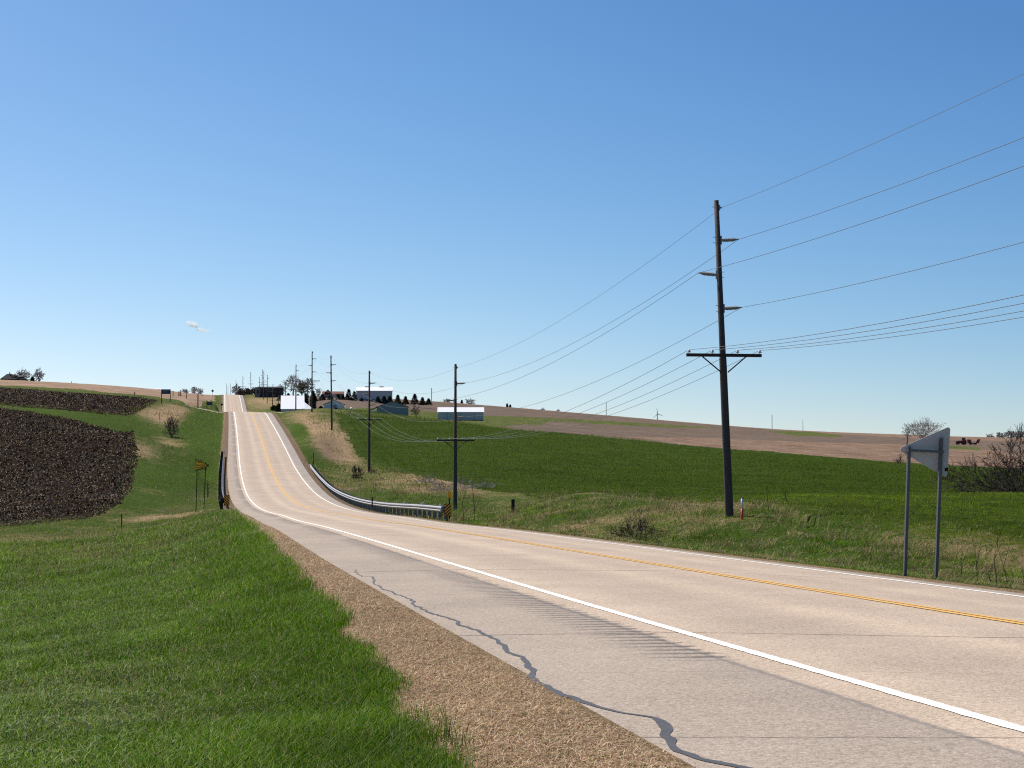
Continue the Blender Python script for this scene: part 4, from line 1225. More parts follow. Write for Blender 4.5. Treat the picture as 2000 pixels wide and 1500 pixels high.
stick('marker_post', 612, 903, 882, 187, .05, M['dark_post'], 'thin marker post with a yellow tip at the far end of the right guardrail', 'marker post', None, (M['orange'], -.06, (.1, .02, .16)))
stick('fence_post', 727, 985, 970.5, 112, .05, M['dark_post'], 'short dark stake poking up behind the middle of the right guardrail', 'post')
stick('fence_post', 237.5, 1029, 1003, 108, .04, M['dark_post'], 'slim dark stake in the grass below the nearer ploughed field', 'post')
stick('fence_post', 406, 966, 944, 119, .045, M['dark_post'], 'short dark stake between the yellow pennant sign and the left guardrail', 'post')
stick('fence_post', 429, 966, 944, 126, .045, M['dark_post'], 'dark stake rising just left of the left guardrail', 'post')
stick('fence_post', 311, 817, 806, 270, .05, M['dark_post'], 'thin stake in the green strip above the nearer ploughed field', 'post')
stick('marker_post', 263, 774.5, 766, 420, .07, M['dark_post'], 'lone post with a reddish plate at the edge of the tan stubble', 'marker post', None, (M['red'], -.25, (.3, .03, .5)))
for px, r0, r1, d, nm in ((338, 772, 763, 430, 'first fence post right of the dark blue board'), (349.5, 772, 763.5, 440, 'stoutest fence post on the hilltop, before the small bare trees'), (353, 772, 761.5, 450, 'thinnest hilltop fence post, beside the stout one'), (364, 777, 764, 440, 'fence post in front of the smaller bare tree on the crest'), (394.5, 772, 763.5, 520, 'fence post at the foot of the crest embankment')):
    stick('fence_post', px, r0, r1, d, .14 if 'stout' in nm else .10, M['dark_post'], nm, 'post', 'fence posts on the hilltop')
stick('timber_pole', 386.5, 799, 770, 372, .13, M['dark_post'], 'tall dark timber post on the far side of the side lane', 'post')
for px, r0, r1, d, nm in ((843, 789, 758, 720, 'lone slim pole beside the row of spruces'), (1184, 813, 785, 800, 'lone slim pole on the skyline beyond the green crop'), (1508, 838, 810, 800, 'lone slim pole on the skyline right of the nearest utility pole'), (139.5, 753, 745, 760, 'lone short pole on the left skyline')):
    stick('slim_pole', px, r0 + 2, r1, d, .16, M['pole'], nm, 'pole', 'slim poles on the skyline')

# ------------------------------------------------------------------ trees and shrubs
def branches(rs, start, dirv, length, rad, depth, spread, segs, up=.25, kids=(3, 5), shrink=.62, crook=.25):
    p = Vector(start); d = Vector(dirv).normalized(); n_ = 4 if depth > 1 else 3
    pts = [p.copy()]
    for k in range(n_):
        d = (d + Vector((rs.uniform(-1, 1), rs.uniform(-1, 1), rs.uniform(-.6, 1) * .8)) * crook + Vector((0, 0, up * .25))).normalized()
        p = p + d * (length / n_); pts.append(p.copy())
    for k in range(n_):
        segs.append((pts[k], pts[k + 1], rad * (1 - .55 * k / n_), rad * (1 - .55 * (k + 1) / n_), depth))
    if depth == 0: return
    m = rs.randint(*kids)
    for k in range(m):
        f = rs.uniform(.35, 1.0) if k else 1.0
        i = min(n_ - 1, int(f * n_)); q = pts[i].lerp(pts[i + 1], f * n_ - i) if i < n_ else pts[-1]
        a = rs.uniform(0, 2 * math.pi)
        side = Vector((math.cos(a), math.sin(a), rs.uniform(-.1, .5)))
        nd = (d * (1 - spread) + side * spread + Vector((0, 0, up))).normalized()
        branches(rs, q, nd, length * shrink * rs.uniform(.75, 1.2), max(rad * .55, .004), depth - 1, spread, segs, up, kids, shrink, crook)

def seg_mesh(name, segs, mat, parent, rmin):
    m = len(segs)
    A_ = np.array([s[0] for s in segs]); B_ = np.array([s[1] for s in segs])
    ra = np.maximum([s[2] for s in segs], rmin)[:, None]; rb = np.maximum([s[3] for s in segs], rmin)[:, None]
    D = B_ - A_; D /= np.linalg.norm(D, axis=1)[:, None] + 1e-9
    up_ = np.where(np.abs(D[:, 2:3]) < .9, np.array([[0, 0, 1.0]]), np.array([[1.0, 0, 0]]))
    U = np.cross(D, up_); U /= np.linalg.norm(U, axis=1)[:, None]; Wv = np.cross(D, U)
    n_ = 4
    V = np.empty((m, 2 * n_, 3))
    for k in range(n_):
        a = 2 * math.pi * k / n_
        o_ = U * math.cos(a) + Wv * math.sin(a)
        V[:, k] = A_ + o_ * ra; V[:, n_ + k] = B_ + o_ * rb
    q = np.array([[k, (k + 1) % n_, n_ + (k + 1) % n_, n_ + k] for k in range(n_)])
    L = (np.arange(m)[:, None, None] * 2 * n_ + q[None]).reshape(-1)
    o = np_mesh(name, V.reshape(-1, 3), L, np.arange(m * n_) * 4, np.full(m * n_, 4), mat)
    if parent is not None: o.parent = parent
    return o

def grow(rs, p, pts, total, r0, segs, step=.42, depth=0, jit=.10):
    """branch from p towards a set of points, splitting them into nearby groups until single twigs are left"""
    n_ = len(pts)
    cen = pts.mean(0)
    d = cen - p; L = np.linalg.norm(d)
    rad = r0 * math.sqrt(n_ / total)
    if n_ <= 2:
        for q in pts:
            m_ = (p + q) / 2 + rs.normal(0, jit * .6, 3) * np.linalg.norm(q - p)
            segs.append((p, m_, rad, rad * .7, 0)); segs.append((m_, q, rad * .7, rad * .4, 0))
            e = q - m_; e = e / (np.linalg.norm(e) + 1e-6) * L * .5
            for _ in range(2):
                segs.append((m_, m_ + e * rs.uniform(.5, 1.0) + rs.normal(0, .35, 3) * L * .4, rad * .6, rad * .3, 0))
        return
    q = p + d * step * rs.uniform(.75, 1.2) + rs.normal(0, jit, 3) * L * .5
    m_ = (p + q) / 2 + rs.normal(0, jit * .5, 3) * L * .4
    segs.append((p, m_, rad, rad * .95, n_)); segs.append((m_, q, rad * .95, rad * .9, n_))
    k = 2 if n_ < 14 or rs.random() < .65 else 3
    c_ = pts[rs.choice(n_, k, replace=False)]
    for _ in range(4):
        lab = ((pts[:, None] - c_[None]) ** 2).sum(2).argmin(1)
        c_ = np.array([pts[lab == i].mean(0) if (lab == i).any() else c_[i] for i in range(k)])
    for i in range(k):
        if (lab == i).any() and (lab == i).sum() < n_: grow(rs, q, pts[lab == i], total, r0, segs, step, depth + 1, jit)
        elif (lab == i).any():
            h_ = n_ // 2; grow(rs, q, pts[:h_], total, r0, segs, step, depth + 1, jit); grow(rs, q, pts[h_:], total, r0, segs, step, depth + 1, jit); return

def bare_tree(p, h, spread_w, seed, label, d, name='bare_tree', cat='tree', group=None, thick=1.0, stems=1, twig='twig', depth=4, kids=None, px=.55, up=.25, spread=.55, leafcol=None, trunk_f=.16, N=None, fan=0.0):
    rs = np.random.default_rng(seed)
    root = empty(name, p, 0, label=label, cat=cat, group=group)
    bush = stems > 1
    if N is None: N = {3: 70, 4: 150, 5: 300, 6: 900}[depth]
    v = rs.normal(0, 1, (N * 3, 3)); v /= np.linalg.norm(v, axis=1)[:, None]
    v *= (rs.random((N * 3, 1)) ** .42)
    lump = 1 + .22 * np.sin(v[:, :1] * 5 + seed) * np.cos(v[:, 1:2] * 4 + seed * 2) + .10 * np.sin(v[:, 2:3] * 9 + seed)
    v = v * lump
    if bush: v = v[v[:, 2] > -.05]; cen = np.array([0, 0, h * .10]); rad = np.array([spread_w / 2, spread_w / 2, h * .88])
    else: cen = np.array([0, 0, h * .57]); rad = np.array([spread_w / 2, spread_w / 2, h * .42])
    pts = v[:N] * rad + cen
    if fan: pts[:, :2] *= (1 - fan + fan * (pts[:, 2:3] / h) * 1.5)
    segs = []
    r0 = h * (.030 if not bush else .022) * thick
    if bush:
        k = min(stems, 8); ang = np.arctan2(pts[:, 1], pts[:, 0]); grp = ((ang + math.pi) / (2 * math.pi) * k).astype(int) % k
        for i in range(k):
            q = pts[grp == i]
            if len(q): grow(rs, np.array([rs.normal(0, spread_w * .04), rs.normal(0, spread_w * .04), -.1]), q, N, r0, segs, .34)
    else:
        top = np.array([rs.normal(0, .02) * h, rs.normal(0, .02) * h, h * trunk_f])
        segs.append((np.array([0, 0, -.3]), top * .5, r0 * 1.15, r0 * 1.02, N + 1)); segs.append((top * .5, top, r0 * 1.02, r0 * .97, N + 1))
        grow(rs, top, pts, N, r0 * .95, segs, .30)
    rmin = px * d / 1536 * .21                           # twigs merge into sprays with distance
    cut = N * .18
    tr = [s_ for s_ in segs if s_[4] >= cut]; cr_ = [s_ for s_ in segs if s_[4] < cut]
    bark = M['twig_dark'] if twig == 'twig_dark' else M['trunk']
    if tr: seg_mesh('trunk' if not bush else 'stem', tr, bark, root, rmin * 1.3)
    seg_mesh('crown', cr_, M[twig], root, rmin)
    if leafcol:
        ends = np.array([s_[1] for s_ in cr_ if s_[4] == 0]); E_ = np.repeat(ends, 3, 0) + rs.normal(0, .22, (len(ends) * 3, 3))
        T = E_[:, None, :] + rs.normal(0, .13, (len(E_), 3, 3))
        o = np_mesh('buds', T.reshape(-1, 3), np.arange(len(E_) * 3), np.arange(len(E_)) * 3, np.full(len(E_), 3), M[leafcol]); o.parent = root
    return root

def px_size(n_, d): return n_ * d / F
def spot(px, row, d):
    """on the land where it is seen, else at the height the photograph shows"""
    p = at(px, row, d); g_ = hz(p.x, p.y)
    p.z = min(g_, p.z) if abs(g_ - p.z) < 3 else p.z
    return p

# big bare tree at the right edge and the shrubs of the verges
bare_tree(at(2016, 985, 121), px_size(134, 121), px_size(330, 121), 5, 'large dark bare tree with spreading branches at the right edge, beyond the crop crest', 121, stems=8, twig='twig_dark', depth=6, px=.62, N=5200, thick=2.0)
bare_tree(spot(1803, 866, 470), px_size(54, 470), px_size(78, 470), 11, 'pale bare tree with an upright fan of branches behind the grey pennant sign', 470, depth=5, px=.36, trunk_f=.12, fan=.55, N=1100)
bare_tree(spot(1771, 864, 470), px_size(40, 470), px_size(22, 470), 12, 'slender thin bare tree just left of the fan shaped one', 470, depth=4, kids=(3, 3), px=.32, up=.4, spread=.4)
bare_tree(on(335, 247), px_size(44, 247), px_size(34, 247), 21, 'dark leafless bush on the crest of the left cut bank', 247, name='bush', cat='bush', stems=8, twig='twig_red', depth=5, px=.46, N=420)
bare_tree(spot(697, 937, 175), px_size(33, 175), px_size(30, 175), 22, 'dark twiggy bush beyond the bend of the right guardrail', 175, name='bush', cat='bush', stems=7, twig='twig_dark', depth=5, px=.42)
bare_tree(spot(727, 934, 186), px_size(24, 186), px_size(26, 186), 23, 'low reddish bush at the foot of the third utility pole', 186, name='bush', cat='bush', stems=9, twig='twig_red', depth=4, kids=(3, 4), px=.36)
bare_tree(spot(1243, 1056, 52), px_size(62, 52), px_size(110, 52), 24, 'low dark brush pile on the bank between the road and the crop', 52, name='bush', cat='bush', stems=8, twig='twig_dark', depth=5, px=.6, N=420)
bare_tree(spot(1756, 897, 325), px_size(16, 325), px_size(24, 325), 25, 'small reddish bush at the tip of the grey pennant sign', 325, name='bush', cat='bush', stems=7, twig='twig_red', depth=3, px=.5)
bare_tree(spot(1898, 906, 318), px_size(34, 318), px_size(26, 318), 26, 'thin reddish sapling left of the large bare tree, on the field edge', 318, name='sapling', cat='bush', stems=3, twig='twig_red', depth=3, px=.35)
bare_tree(spot(811, 809, 395), px_size(28, 395), px_size(22, 395), 27, 'small rust coloured round tree right of the slate blue shed', 395, depth=4, kids=(3, 5), px=.55, leafcol=None, twig='twig_red')
for i, (px, row, h_, w_) in enumerate(((862, 948, 26, 60), (905, 952, 30, 64), (948, 957, 24, 58), (835, 938, 20, 44))):
    d = 148 + 4 * i
    bare_tree(spot(px, row, d), px_size(h_, d), px_size(w_, d), 40 + i, ('grey brush thicket left of the second utility pole, by the creek', 'grey brush thicket directly behind the second utility pole', 'grey brush thicket right of the second utility pole', 'smallest grey brush thicket, leftmost along the creek')[i], d, name='thicket', cat='bush', group='brush thickets along the creek', stems=16, twig='twig', depth=4, kids=(2, 4), px=.42)
# saplings and weed stems on the near right bank
for i, (px, row, h_, d, ln) in enumerate(((1908, 1092, 70, 33, -9), (1944, 1118, 96, 30, -14), (1972, 1128, 88, 29.5, -12), (1990, 1142, 70, 28.5, -8), (1872, 1098, 46, 33, 6), (1933, 1150, 40, 28, -5), (905, 1030, 46, 92, 0), (928, 1032, 60, 91, 1), (1502, 985, 42, 63, -16), (1540, 990, 30, 63, -8))):
    p = on(px, d); rs = random.Random(300 + i); segs = []
    hh = px_size(h_, d)
    branches(rs, (0, 0, -.1), (ln / h_, rs.uniform(-.3, .3), 1), hh, .010 * (d / 30) ** .5, 1, .4, segs, .1, (2, 5), .45, .16)
    o = seg_mesh('weed_stem', segs, M['twig_dark'], None, .004 * d / 30); o.location = p
    tag(o, ('dark weed stem left of the right hand sign post, bent over', 'tallest dark weed stem right of the pennant sign', 'dark weed stem between the tallest one and the picture edge', 'weed stem closest to the right edge of the picture', 'short weed stem just right of the nearer sign post', 'shortest weed stem, down beside the pavement on the right', 'thin sapling just right of the second utility pole', 'taller thin sapling two steps right of the second utility pole', 'pale dead stem leaning at the edge of the crop, right of the nearest pole', 'shorter dead stem at the edge of the crop, right of the nearest pole')[i], 'weed stem', 'thin stems on the right bank')

# skyline trees: (px, foot row, height px, width px, distance, words)
sky_trees = [
    (45, 751, 30, 36, 830, 'round bare tree beside the house on the left skyline', 'twig', 5),
    (76, 751, 31, 25, 830, 'upright bare tree at the right end of the left skyline group', 'twig', 5),
    (363, 771, 12, 17, 930, 'smaller grey bare tree on the crest left of the road', 'twig', 4),
    (379, 772, 17, 15, 930, 'taller grey bare tree on the crest left of the road, left half of a pair', 'twig', 4),
    (390, 773, 16, 14, 930, 'grey bare tree on the crest left of the road, right half of a pair', 'twig', 4),
    (462, 775, 24, 22, 840, 'bare tree at the left end of the brush beside the road crest', 'twig', 5),
    (549, 773, 22, 24, 800, 'small bare tree rising behind the right end of the dark building', 'twig', 4),
    (573, 773, 43, 42, 700, 'large round bare tree behind the white barn', 'twig', 5),
    (603, 774, 37, 24, 700, 'bare tree right of the yellow green one behind the fifth pole', 'twig', 5),
    (622, 778, 20, 14, 720, 'faint small bare tree left of the brown roofed house', 'twig', 4),
    (873, 792, 14, 18, 950, 'small bare tree on the skyline above the white roofed shed', 'twig', 4),
    (918, 793, 15, 21, 950, 'bare tree right of the dark spruce on the skyline', 'twig', 4),
    (1060, 806, 9, 14, 950, 'tiny bare trees bump on the skyline, left one', 'twig', 3),
    (1090, 808, 9, 11, 950, 'tiny bare tree bump on the skyline, right one', 'twig', 3),
    (1934, 860, 12, 20, 1050, 'leftmost small tree of the wood on the right skyline', 'twig', 4),
    (1955, 861, 17, 22, 1050, 'second bare tree of the wood on the right skyline', 'twig', 5),
    (1973, 862, 21, 24, 1050, 'tall bare tree in the middle of the wood on the right skyline', 'twig', 5),
    (1993, 862, 22, 24, 1050, 'rightmost bare tree of the wood on the right skyline', 'twig', 5),
]
for i, (px, row, h_, w_, d, lab, tw, dp) in enumerate(sky_trees):
    p = at(px, row + 2, d)
    bare_tree(p, px_size(h_ + 3, d), px_size(w_, d), 100 + i, lab, d, twig=tw, depth=dp, kids=(3, 4), px=.62, up=.15, spread=.6, trunk_f=.16)
bare_tree(at(590, 775, 690), px_size(32, 690), px_size(24, 690), 131, 'yellow green budding tree behind the white barn', 690, depth=5, kids=(3, 4), px=.5, leafcol='bud', twig='twig', name='budding_tree')
for i, (px, h_, w_) in enumerate(((475, 20, 17), (485, 20, 16), (495, 21, 16), (504, 19, 14), (468, 15, 14))):
    bare_tree(at(px, 776, 830), px_size(h_, 830), px_size(w_, 830), 140 + i, ('dark reddish brush tree below the pole with the crossarm, left of it', 'dark reddish brush tree in the middle of the clump beside the road crest', 'dark reddish brush tree, second from the dark building', 'dark reddish brush tree touching the dark building', 'lowest dark brush tree, nearest to the road crest')[i], 830, name='brush_tree', group='reddish brush beside the road crest', stems=8, twig='twig_red', depth=5, px=.8, N=420)

def spruce(p, h, w_, seed, label, columnar=False, group=None, leaf=.30):
    rs = np.random.default_rng(seed)
    root = empty('columnar_evergreen' if columnar else 'spruce', p, 0, label=label, cat='evergreen', group=group)
    MB().tube([(0, 0, -.4), (0, 0, h * .9)], [h * .02, .02], 6).build('trunk', M['trunk'], root)
    nb = 900
    f = rs.random(nb) ** 1.25
    a = rs.random(nb) * 2 * math.pi
    env = (1 - f) if not columnar else np.sqrt(np.clip(1 - (2 * f - .9) ** 4, 0, 1)) * (1 - f ** 5)
    lay = .72 + .28 * np.abs(np.sin(f * 26 + a * .5))
    r = w_ * .5 * env * lay * np.sqrt(rs.random(nb) * .8 + .2) + .05
    c0 = np.stack([np.cos(a) * r, np.sin(a) * r, f * h * .985 + .1], 1)
    out = np.stack([np.cos(a), np.sin(a), np.full(nb, -.35 if not columnar else 1.2)], 1)
    s_ = leaf * (.5 + rs.random(nb)) * (h / 6) ** .5
    t_ = np.stack([-np.sin(a), np.cos(a), rs.normal(0, .3, nb)], 1)
    V = np.stack([c0 - t_ * s_[:, None] * .6, c0 + t_ * s_[:, None] * .6, c0 + out * s_[:, None] * 1.3], 1).reshape(-1, 3)
    o = np_mesh('crown', V, np.arange(nb * 3), np.arange(nb) * 3, np.full(nb, 3), M['needle']); o.parent = root
    return root
ROW = 'row of dark evergreens behind the farm sheds'
for i, (px, row, h_, w_, d, lab) in enumerate([
    (629, 784, 14, 20, 545, 'low dark evergreen below the left end of the brown roofed house'), (645, 785, 15, 20, 545, 'low dark evergreen below the right end of the brown roofed house'), (614, 783, 13, 16, 545, 'low dark evergreen left of the brown roofed house, next to the columnar one'),
    (660, 786, 17, 16, 545, 'dark evergreen just right of the brown roofed house'), (681, 785, 25, 18, 545, 'pointed dark spruce, left of the pair beside the large grey barn'), (692, 786, 22, 17, 545, 'dark spruce touching the left wall of the large grey barn'), (670, 785, 14, 15, 545, 'short dark evergreen left of the pointed spruce'),
    (706, 787, 10, 14, 545, 'low evergreen at the left foot of the large grey barn'), (738, 788, 14, 16, 545, 'dark evergreen in front of the middle of the large grey barn'), (750, 788, 15, 18, 545, 'dark evergreen in front of the right half of the large grey barn'), (761, 788, 15, 15, 545, 'dark evergreen at the right corner of the large grey barn'),
    (777, 788, 17, 16, 545, 'first dark spruce standing clear right of the large grey barn'), (792, 789, 15, 16, 545, 'second dark spruce standing clear right of the large grey barn'), (810, 789, 20, 20, 545, 'tallest dark spruce right of the large grey barn'), (825, 790, 14, 14, 545, 'dark spruce right of the tallest one'), (837, 790, 12, 15, 545, 'last dark spruce of the row, beside the lone slim pole'),
    (563, 782, 14, 20, 560, 'dark evergreen mass behind the left half of the white barn'), (548, 782, 12, 18, 560, 'dark evergreen mass at the right end of the dark building'), (582, 782, 12, 18, 560, 'dark evergreen mass behind the roof of the white barn')]):
    spruce(at(px, row + 1, d), px_size(h_ + 1, d), px_size(w_, d), 200 + i, lab, False, ROW, .42)
spruce(at(902, 794, 950), px_size(13, 950), px_size(8, 950), 230, 'small pointed evergreen on the skyline above the white roofed shed', False, None, .5)
spruce(at(990.5, 800, 950), px_size(12, 950), px_size(7, 950), 231, 'left of two tiny evergreens on the skyline', False, None, .5)
spruce(at(996.5, 800, 950), px_size(10, 950), px_size(7, 950), 232, 'right of two tiny evergreens on the skyline', False, None, .5)
spruce(at(63, 751, 820), px_size(16, 820), px_size(13, 820), 233, 'dark evergreen between the two bare trees on the left skyline', False, None, .6)
for i, (px, h_) in enumerate(((4, 11), (16, 10), (28, 9), (40, 9), (52, 9))):
    spruce(at(px, 750, 815), px_size(h_, 815), px_size(17, 815), 240 + i, ('low dark evergreen at the left edge of the picture', 'low dark evergreen under the left house gable', 'low dark evergreen under the house chimney', 'low dark evergreen in front of the round bare tree', 'low dark evergreen right of the round bare tree')[i], False, 'low evergreens before the left house', .6)
spruce(at(597.5, 797, 405), px_size(26, 405), px_size(9, 405), 234, 'left columnar evergreen behind the white barn', True)
spruce(at(611.5, 800, 400), px_size(34, 400), px_size(11, 400), 235, 'right columnar evergreen at the foot of the fifth utility pole', True)
for px, row, h_, w_, d, lab, seed in ((545, 805, 14, 18, 400, 'dark evergreen bush against the left wall of the white barn', 236), (535, 803, 9, 14, 402, 'smaller dark evergreen bush left of the white barn', 237), (627, 802, 7, 9, 425, 'round dark bush left of the pale blue shed', 238)):
    spruce(at(px, row, d), px_size(h_, d), px_size(w_, d), seed, lab, True, None, .35)
    
# ------------------------------------------------------------------ farm buildings
def gable(name, label, px0, px1, row_b, row_e, row_r, d, depth, wall, roofm, axis='x', over=.25, rb=None, face=None):
    """axis x: ridge runs across the view; axis y: gable end faces the viewer"""
    a, b_ = at(px0, row_b, d), at(px1, row_b, d)
    ze, zr_ = at((px0 + px1) / 2, row_e, d).z, at((px0 + px1) / 2, row_r, d).z
    u = (b_ - a); u.z = 0; w_ = u.length; mid_ = (a + b_) / 2; rz = -math.atan2(mid_.x, mid_.y)
    zb = min(a.z, b_.z)
    root = empty(name, (a.x, a.y, zb), rz, label=label, cat='building')
    he, hr = ze - zb, zr_ - zb
    m = MB(); f = 1.2
    if axis == 'x':
        m.prism([(0, 0, -f), (0, depth, -f), (0, depth, he), (0, depth / 2, hr), (0, 0, he)], (0, 0, 0), (w_, 0, 0))
    else:
        m.prism([(0, 0, -f), (w_, 0, -f), (w_, 0, he), (w_ / 2, 0, hr), (0, 0, he)], (0, 0, 0), (0, depth, 0))
    wl_ = m.build('wall', wall, root)
    r = MB(); t = .12
    if axis == 'x':
        dy = depth / 2 + over; sl = (hr - he) / (depth / 2)
        for s_ in (1, -1):
            y0 = depth / 2 - s_ * dy
            pr = [(-over, depth / 2, hr + .03), (-over, y0, hr + .03 - sl * dy), (-over, y0, hr + .03 - sl * dy + t), (-over, depth / 2, hr + .03 + t)]
            r.prism(pr, (0, 0, 0), (w_ + 2 * over, 0, 0))
    else:
        dx = w_ / 2 + over; sl = (hr - he) / (w_ / 2)
        for s_ in (1, -1):
            x0 = w_ / 2 - s_ * dx
            pr = [(w_ / 2, -over, hr + .03), (x0, -over, hr + .03 - sl * dx), (x0, -over, hr + .03 - sl * dx + t), (w_ / 2, -over, hr + .03 + t)]
            r.prism(pr, (0, 0, 0), (0, depth + 2 * over, 0))
    rf = r.build('roof', roofm, root)
    return root, wl_, rf, w_, he, hr

def seams(root, rf, w_, he, hr, depth, n_):
    m = MB(); 
    for k in range(n_ + 1):
        x = w_ * k / n_
        m.prism([(x, -.25, he - .25 * (hr - he) / (depth / 2) + .16), (x, depth / 2, hr + .16), (x, depth / 2, hr + .22), (x, -.25, he - .25 * (hr - he) / (depth / 2) + .22)], (-.03, 0, 0), (.06, 0, 0))
    m.build('seam', M['steel'], rf)

# long shed with the white roof, beside the second pole
r_, wl_, rf, w_, he, hr = gable('machine_shed', 'long shed with bright white roof behind the second utility pole', 856, 944, 822.5, 805, 796, 420, 7.5, M['grey_wall'], M['white_metal'])
MB().box((-.08, 3.7, he / 2 - .3), (.1, 7.3, he * .95)).build('end_wall', M['white_metal'], r_)
MB().box((w_ * .5, -.06, .12), (w_, .1, .3)).build('sill', M['dark_barn'], r_)
MB().prism([(-.1, 2.2, 0), (-.1, 5.2, 0), (-.1, 5.2, he * .8), (-.1, 2.2, he * .8)], (-.1, 0, 0), (.0, 0, 0)).build('door', M['grey_boards'], r_)
for k in range(3): MB().box((w_ * (.2 + .3 * k), -.03, he * .5), (.05, .06, he)).build('corner_trim', M['grey_boards'], wl_)
# slate shed with lean-to
r_, wl_, rf, w_, he, hr = gable('shed', 'slate blue shed with low gable and white porch, left of the rust coloured tree', 736, 797.5, 812.5, 795, 784, 415, 12, M['teal_wall'], M['roof_teal'], 'y')
MB().prism([(-2.0, 2, -.5), (-2.0, 8, -.5), (-2.0, 8, he * .62), (-2.0, 2, he * .62)], (0, 0, 0), (1.95, 0, 0)).build('porch', M['white_metal'], r_)
MB().prism([(-2.2, 1.8, he * .62), (.0, 1.8, he * .98), (.0, 1.8, he * 1.04), (-2.2, 1.8, he * .68)], (0, 0, 0), (0, 7, 0)).build('porch_roof', M['roof_teal'], r_)
MB().box((-2.0, 1.95, he * .3), (.25, .25, he * .6)).build('porch_post', M['white_pl'], r_)
# pale shed with window
r_, wl_, rf, w_, he, hr = gable('shed', 'pale blue gabled shed with one dark window, behind the fourth utility pole', 632.5, 672, 801.5, 790, 781.5, 430, 7, M['pale_wall'], M['roof_teal'], 'y')
fr = MB().box((w_ * .54, -.03, he * .72), (.85, .08, .75)).build('window', M['glass'], r_)
MB().box((w_ * .54, -.06, he * .72), (.08, .06, .75)).build('mullion', M['white_pl'], fr)
MB().box((w_ * .60, -.03, he * .28), (.75, .06, .6)).build('vent', M['roof_dark'], r_)
MB().box((w_ * .5, -.02, .02), (w_, .05, .22)).build('sill', M['dark_barn'], r_)
# white barn: sweeping roof over a grey wall
r_, wl_, rf, w_, he, hr = gable('barn', 'barn with a large dazzling white roof sweeping low, beside the road crest', 550, 592.5, 807, 799, 772, 392, 17, M['grey_wall'], M['white_metal'], 'x')
e0 = w_ + .25
sl = (hr - he) / 8.5
m = MB(); m.prism([(e0, -.25, he - .25 * sl + .03), (e0, 4.2, he + 4.2 * sl + .03), (e0 + 2.7, -.25, he - .25 * sl - .35)], (0, 0, 0), (0, 0, .14)); m.build('roof_wing', M['white_metal'], r_)
m = MB(); m.prism([(w_, .2, -1.2), (w_ + 2.2, .2, -1.2), (w_ + 2.2, .2, he - .5), (w_, .2, he - .12)], (0, 0, 0), (0, 1.6, 0)); m.build('wing_wall', M['grey_wall'], r_)
MB().box((.0, -.02, he / 2 - .2), (.22, .14, he)).build('corner_trim', M['white_pl'], r_)
# large grey barn on the rise
r_, wl_, rf, w_, he, hr = gable('barn', 'large grey barn with a white roof among the dark evergreens', 696, 766, 790, 763.5, 755.5, 575, 14, M['grey_wall'], M['white_metal'])
MB().box((w_ * .5, -.04, he * .18), (w_, .06, he * .42)).build('wainscot', M['teal_band'], r_)
for f in (.29, .70): MB().box((w_ * f, 7, hr + .22), (1.6, .5, .35)).build('ridge_vent', M['grey_boards'], rf)
# long dark building with a lighter gable end at its left
r_, wl_, rf, w_, he, hr = gable('hay_barn', 'long dark weathered barn with a pale end wall and black doorway beside the road crest', 508, 553, 774, 757.5, 755, 715, 9, M['dark_barn'], M['roof_dark'])
m = MB(); m.prism([(-2.35, -1.5, -1), (0.0, -.6, -1), (0.0, -.6, he + .25), (-2.35, -1.5, he + .1)], (0, 0, 0), (0, .25, 0)); ew = m.build('end_wall', M['grey_boards'], r_)
MB().box((-1.0, -1.06, he * .52), (.62, .2, 1.5), Matrix.Rotation(math.atan2(.9, 2.35), 3, 'Z')).build('doorway', M['black'], ew)
m = MB(); m.prism([(-2.6, -1.75, he + .12), (0.1, -.75, he + .3), (0.1, 4, he + .45), (-2.6, 4, he + .3)], (0, 0, 0), (0, 0, .18)); m.build('end_roof', M['roof_dark'], r_)
for k in range(4): MB().box((w_ * (.14 + .24 * k), -.04, he * .55), (.5, .06, .5)).build('window', M['glass'], r_)
# brown roofed house
r_, wl_, rf, w_, he, hr = gable('house', 'tan house with a red brown hipped roof behind low evergreens', 630, 671, 784, 769.5, 764.5, 590, 8, M['tan_wall'], M['roof_red'])
m = MB(); m.prism([(.6, -.3, he + .5), (w_ * .42, -.3, he + .5), (w_ * .25, -.3, hr + .75)], (0, 0, 0), (0, 4.2, 0)); m.build('gable_roof', M['roof_red'], r_)
for f in (.15, .6, .85): MB().box((w_ * f, -.04, he * .72), (.8, .06, .8)).build('window', M['glass'], r_)
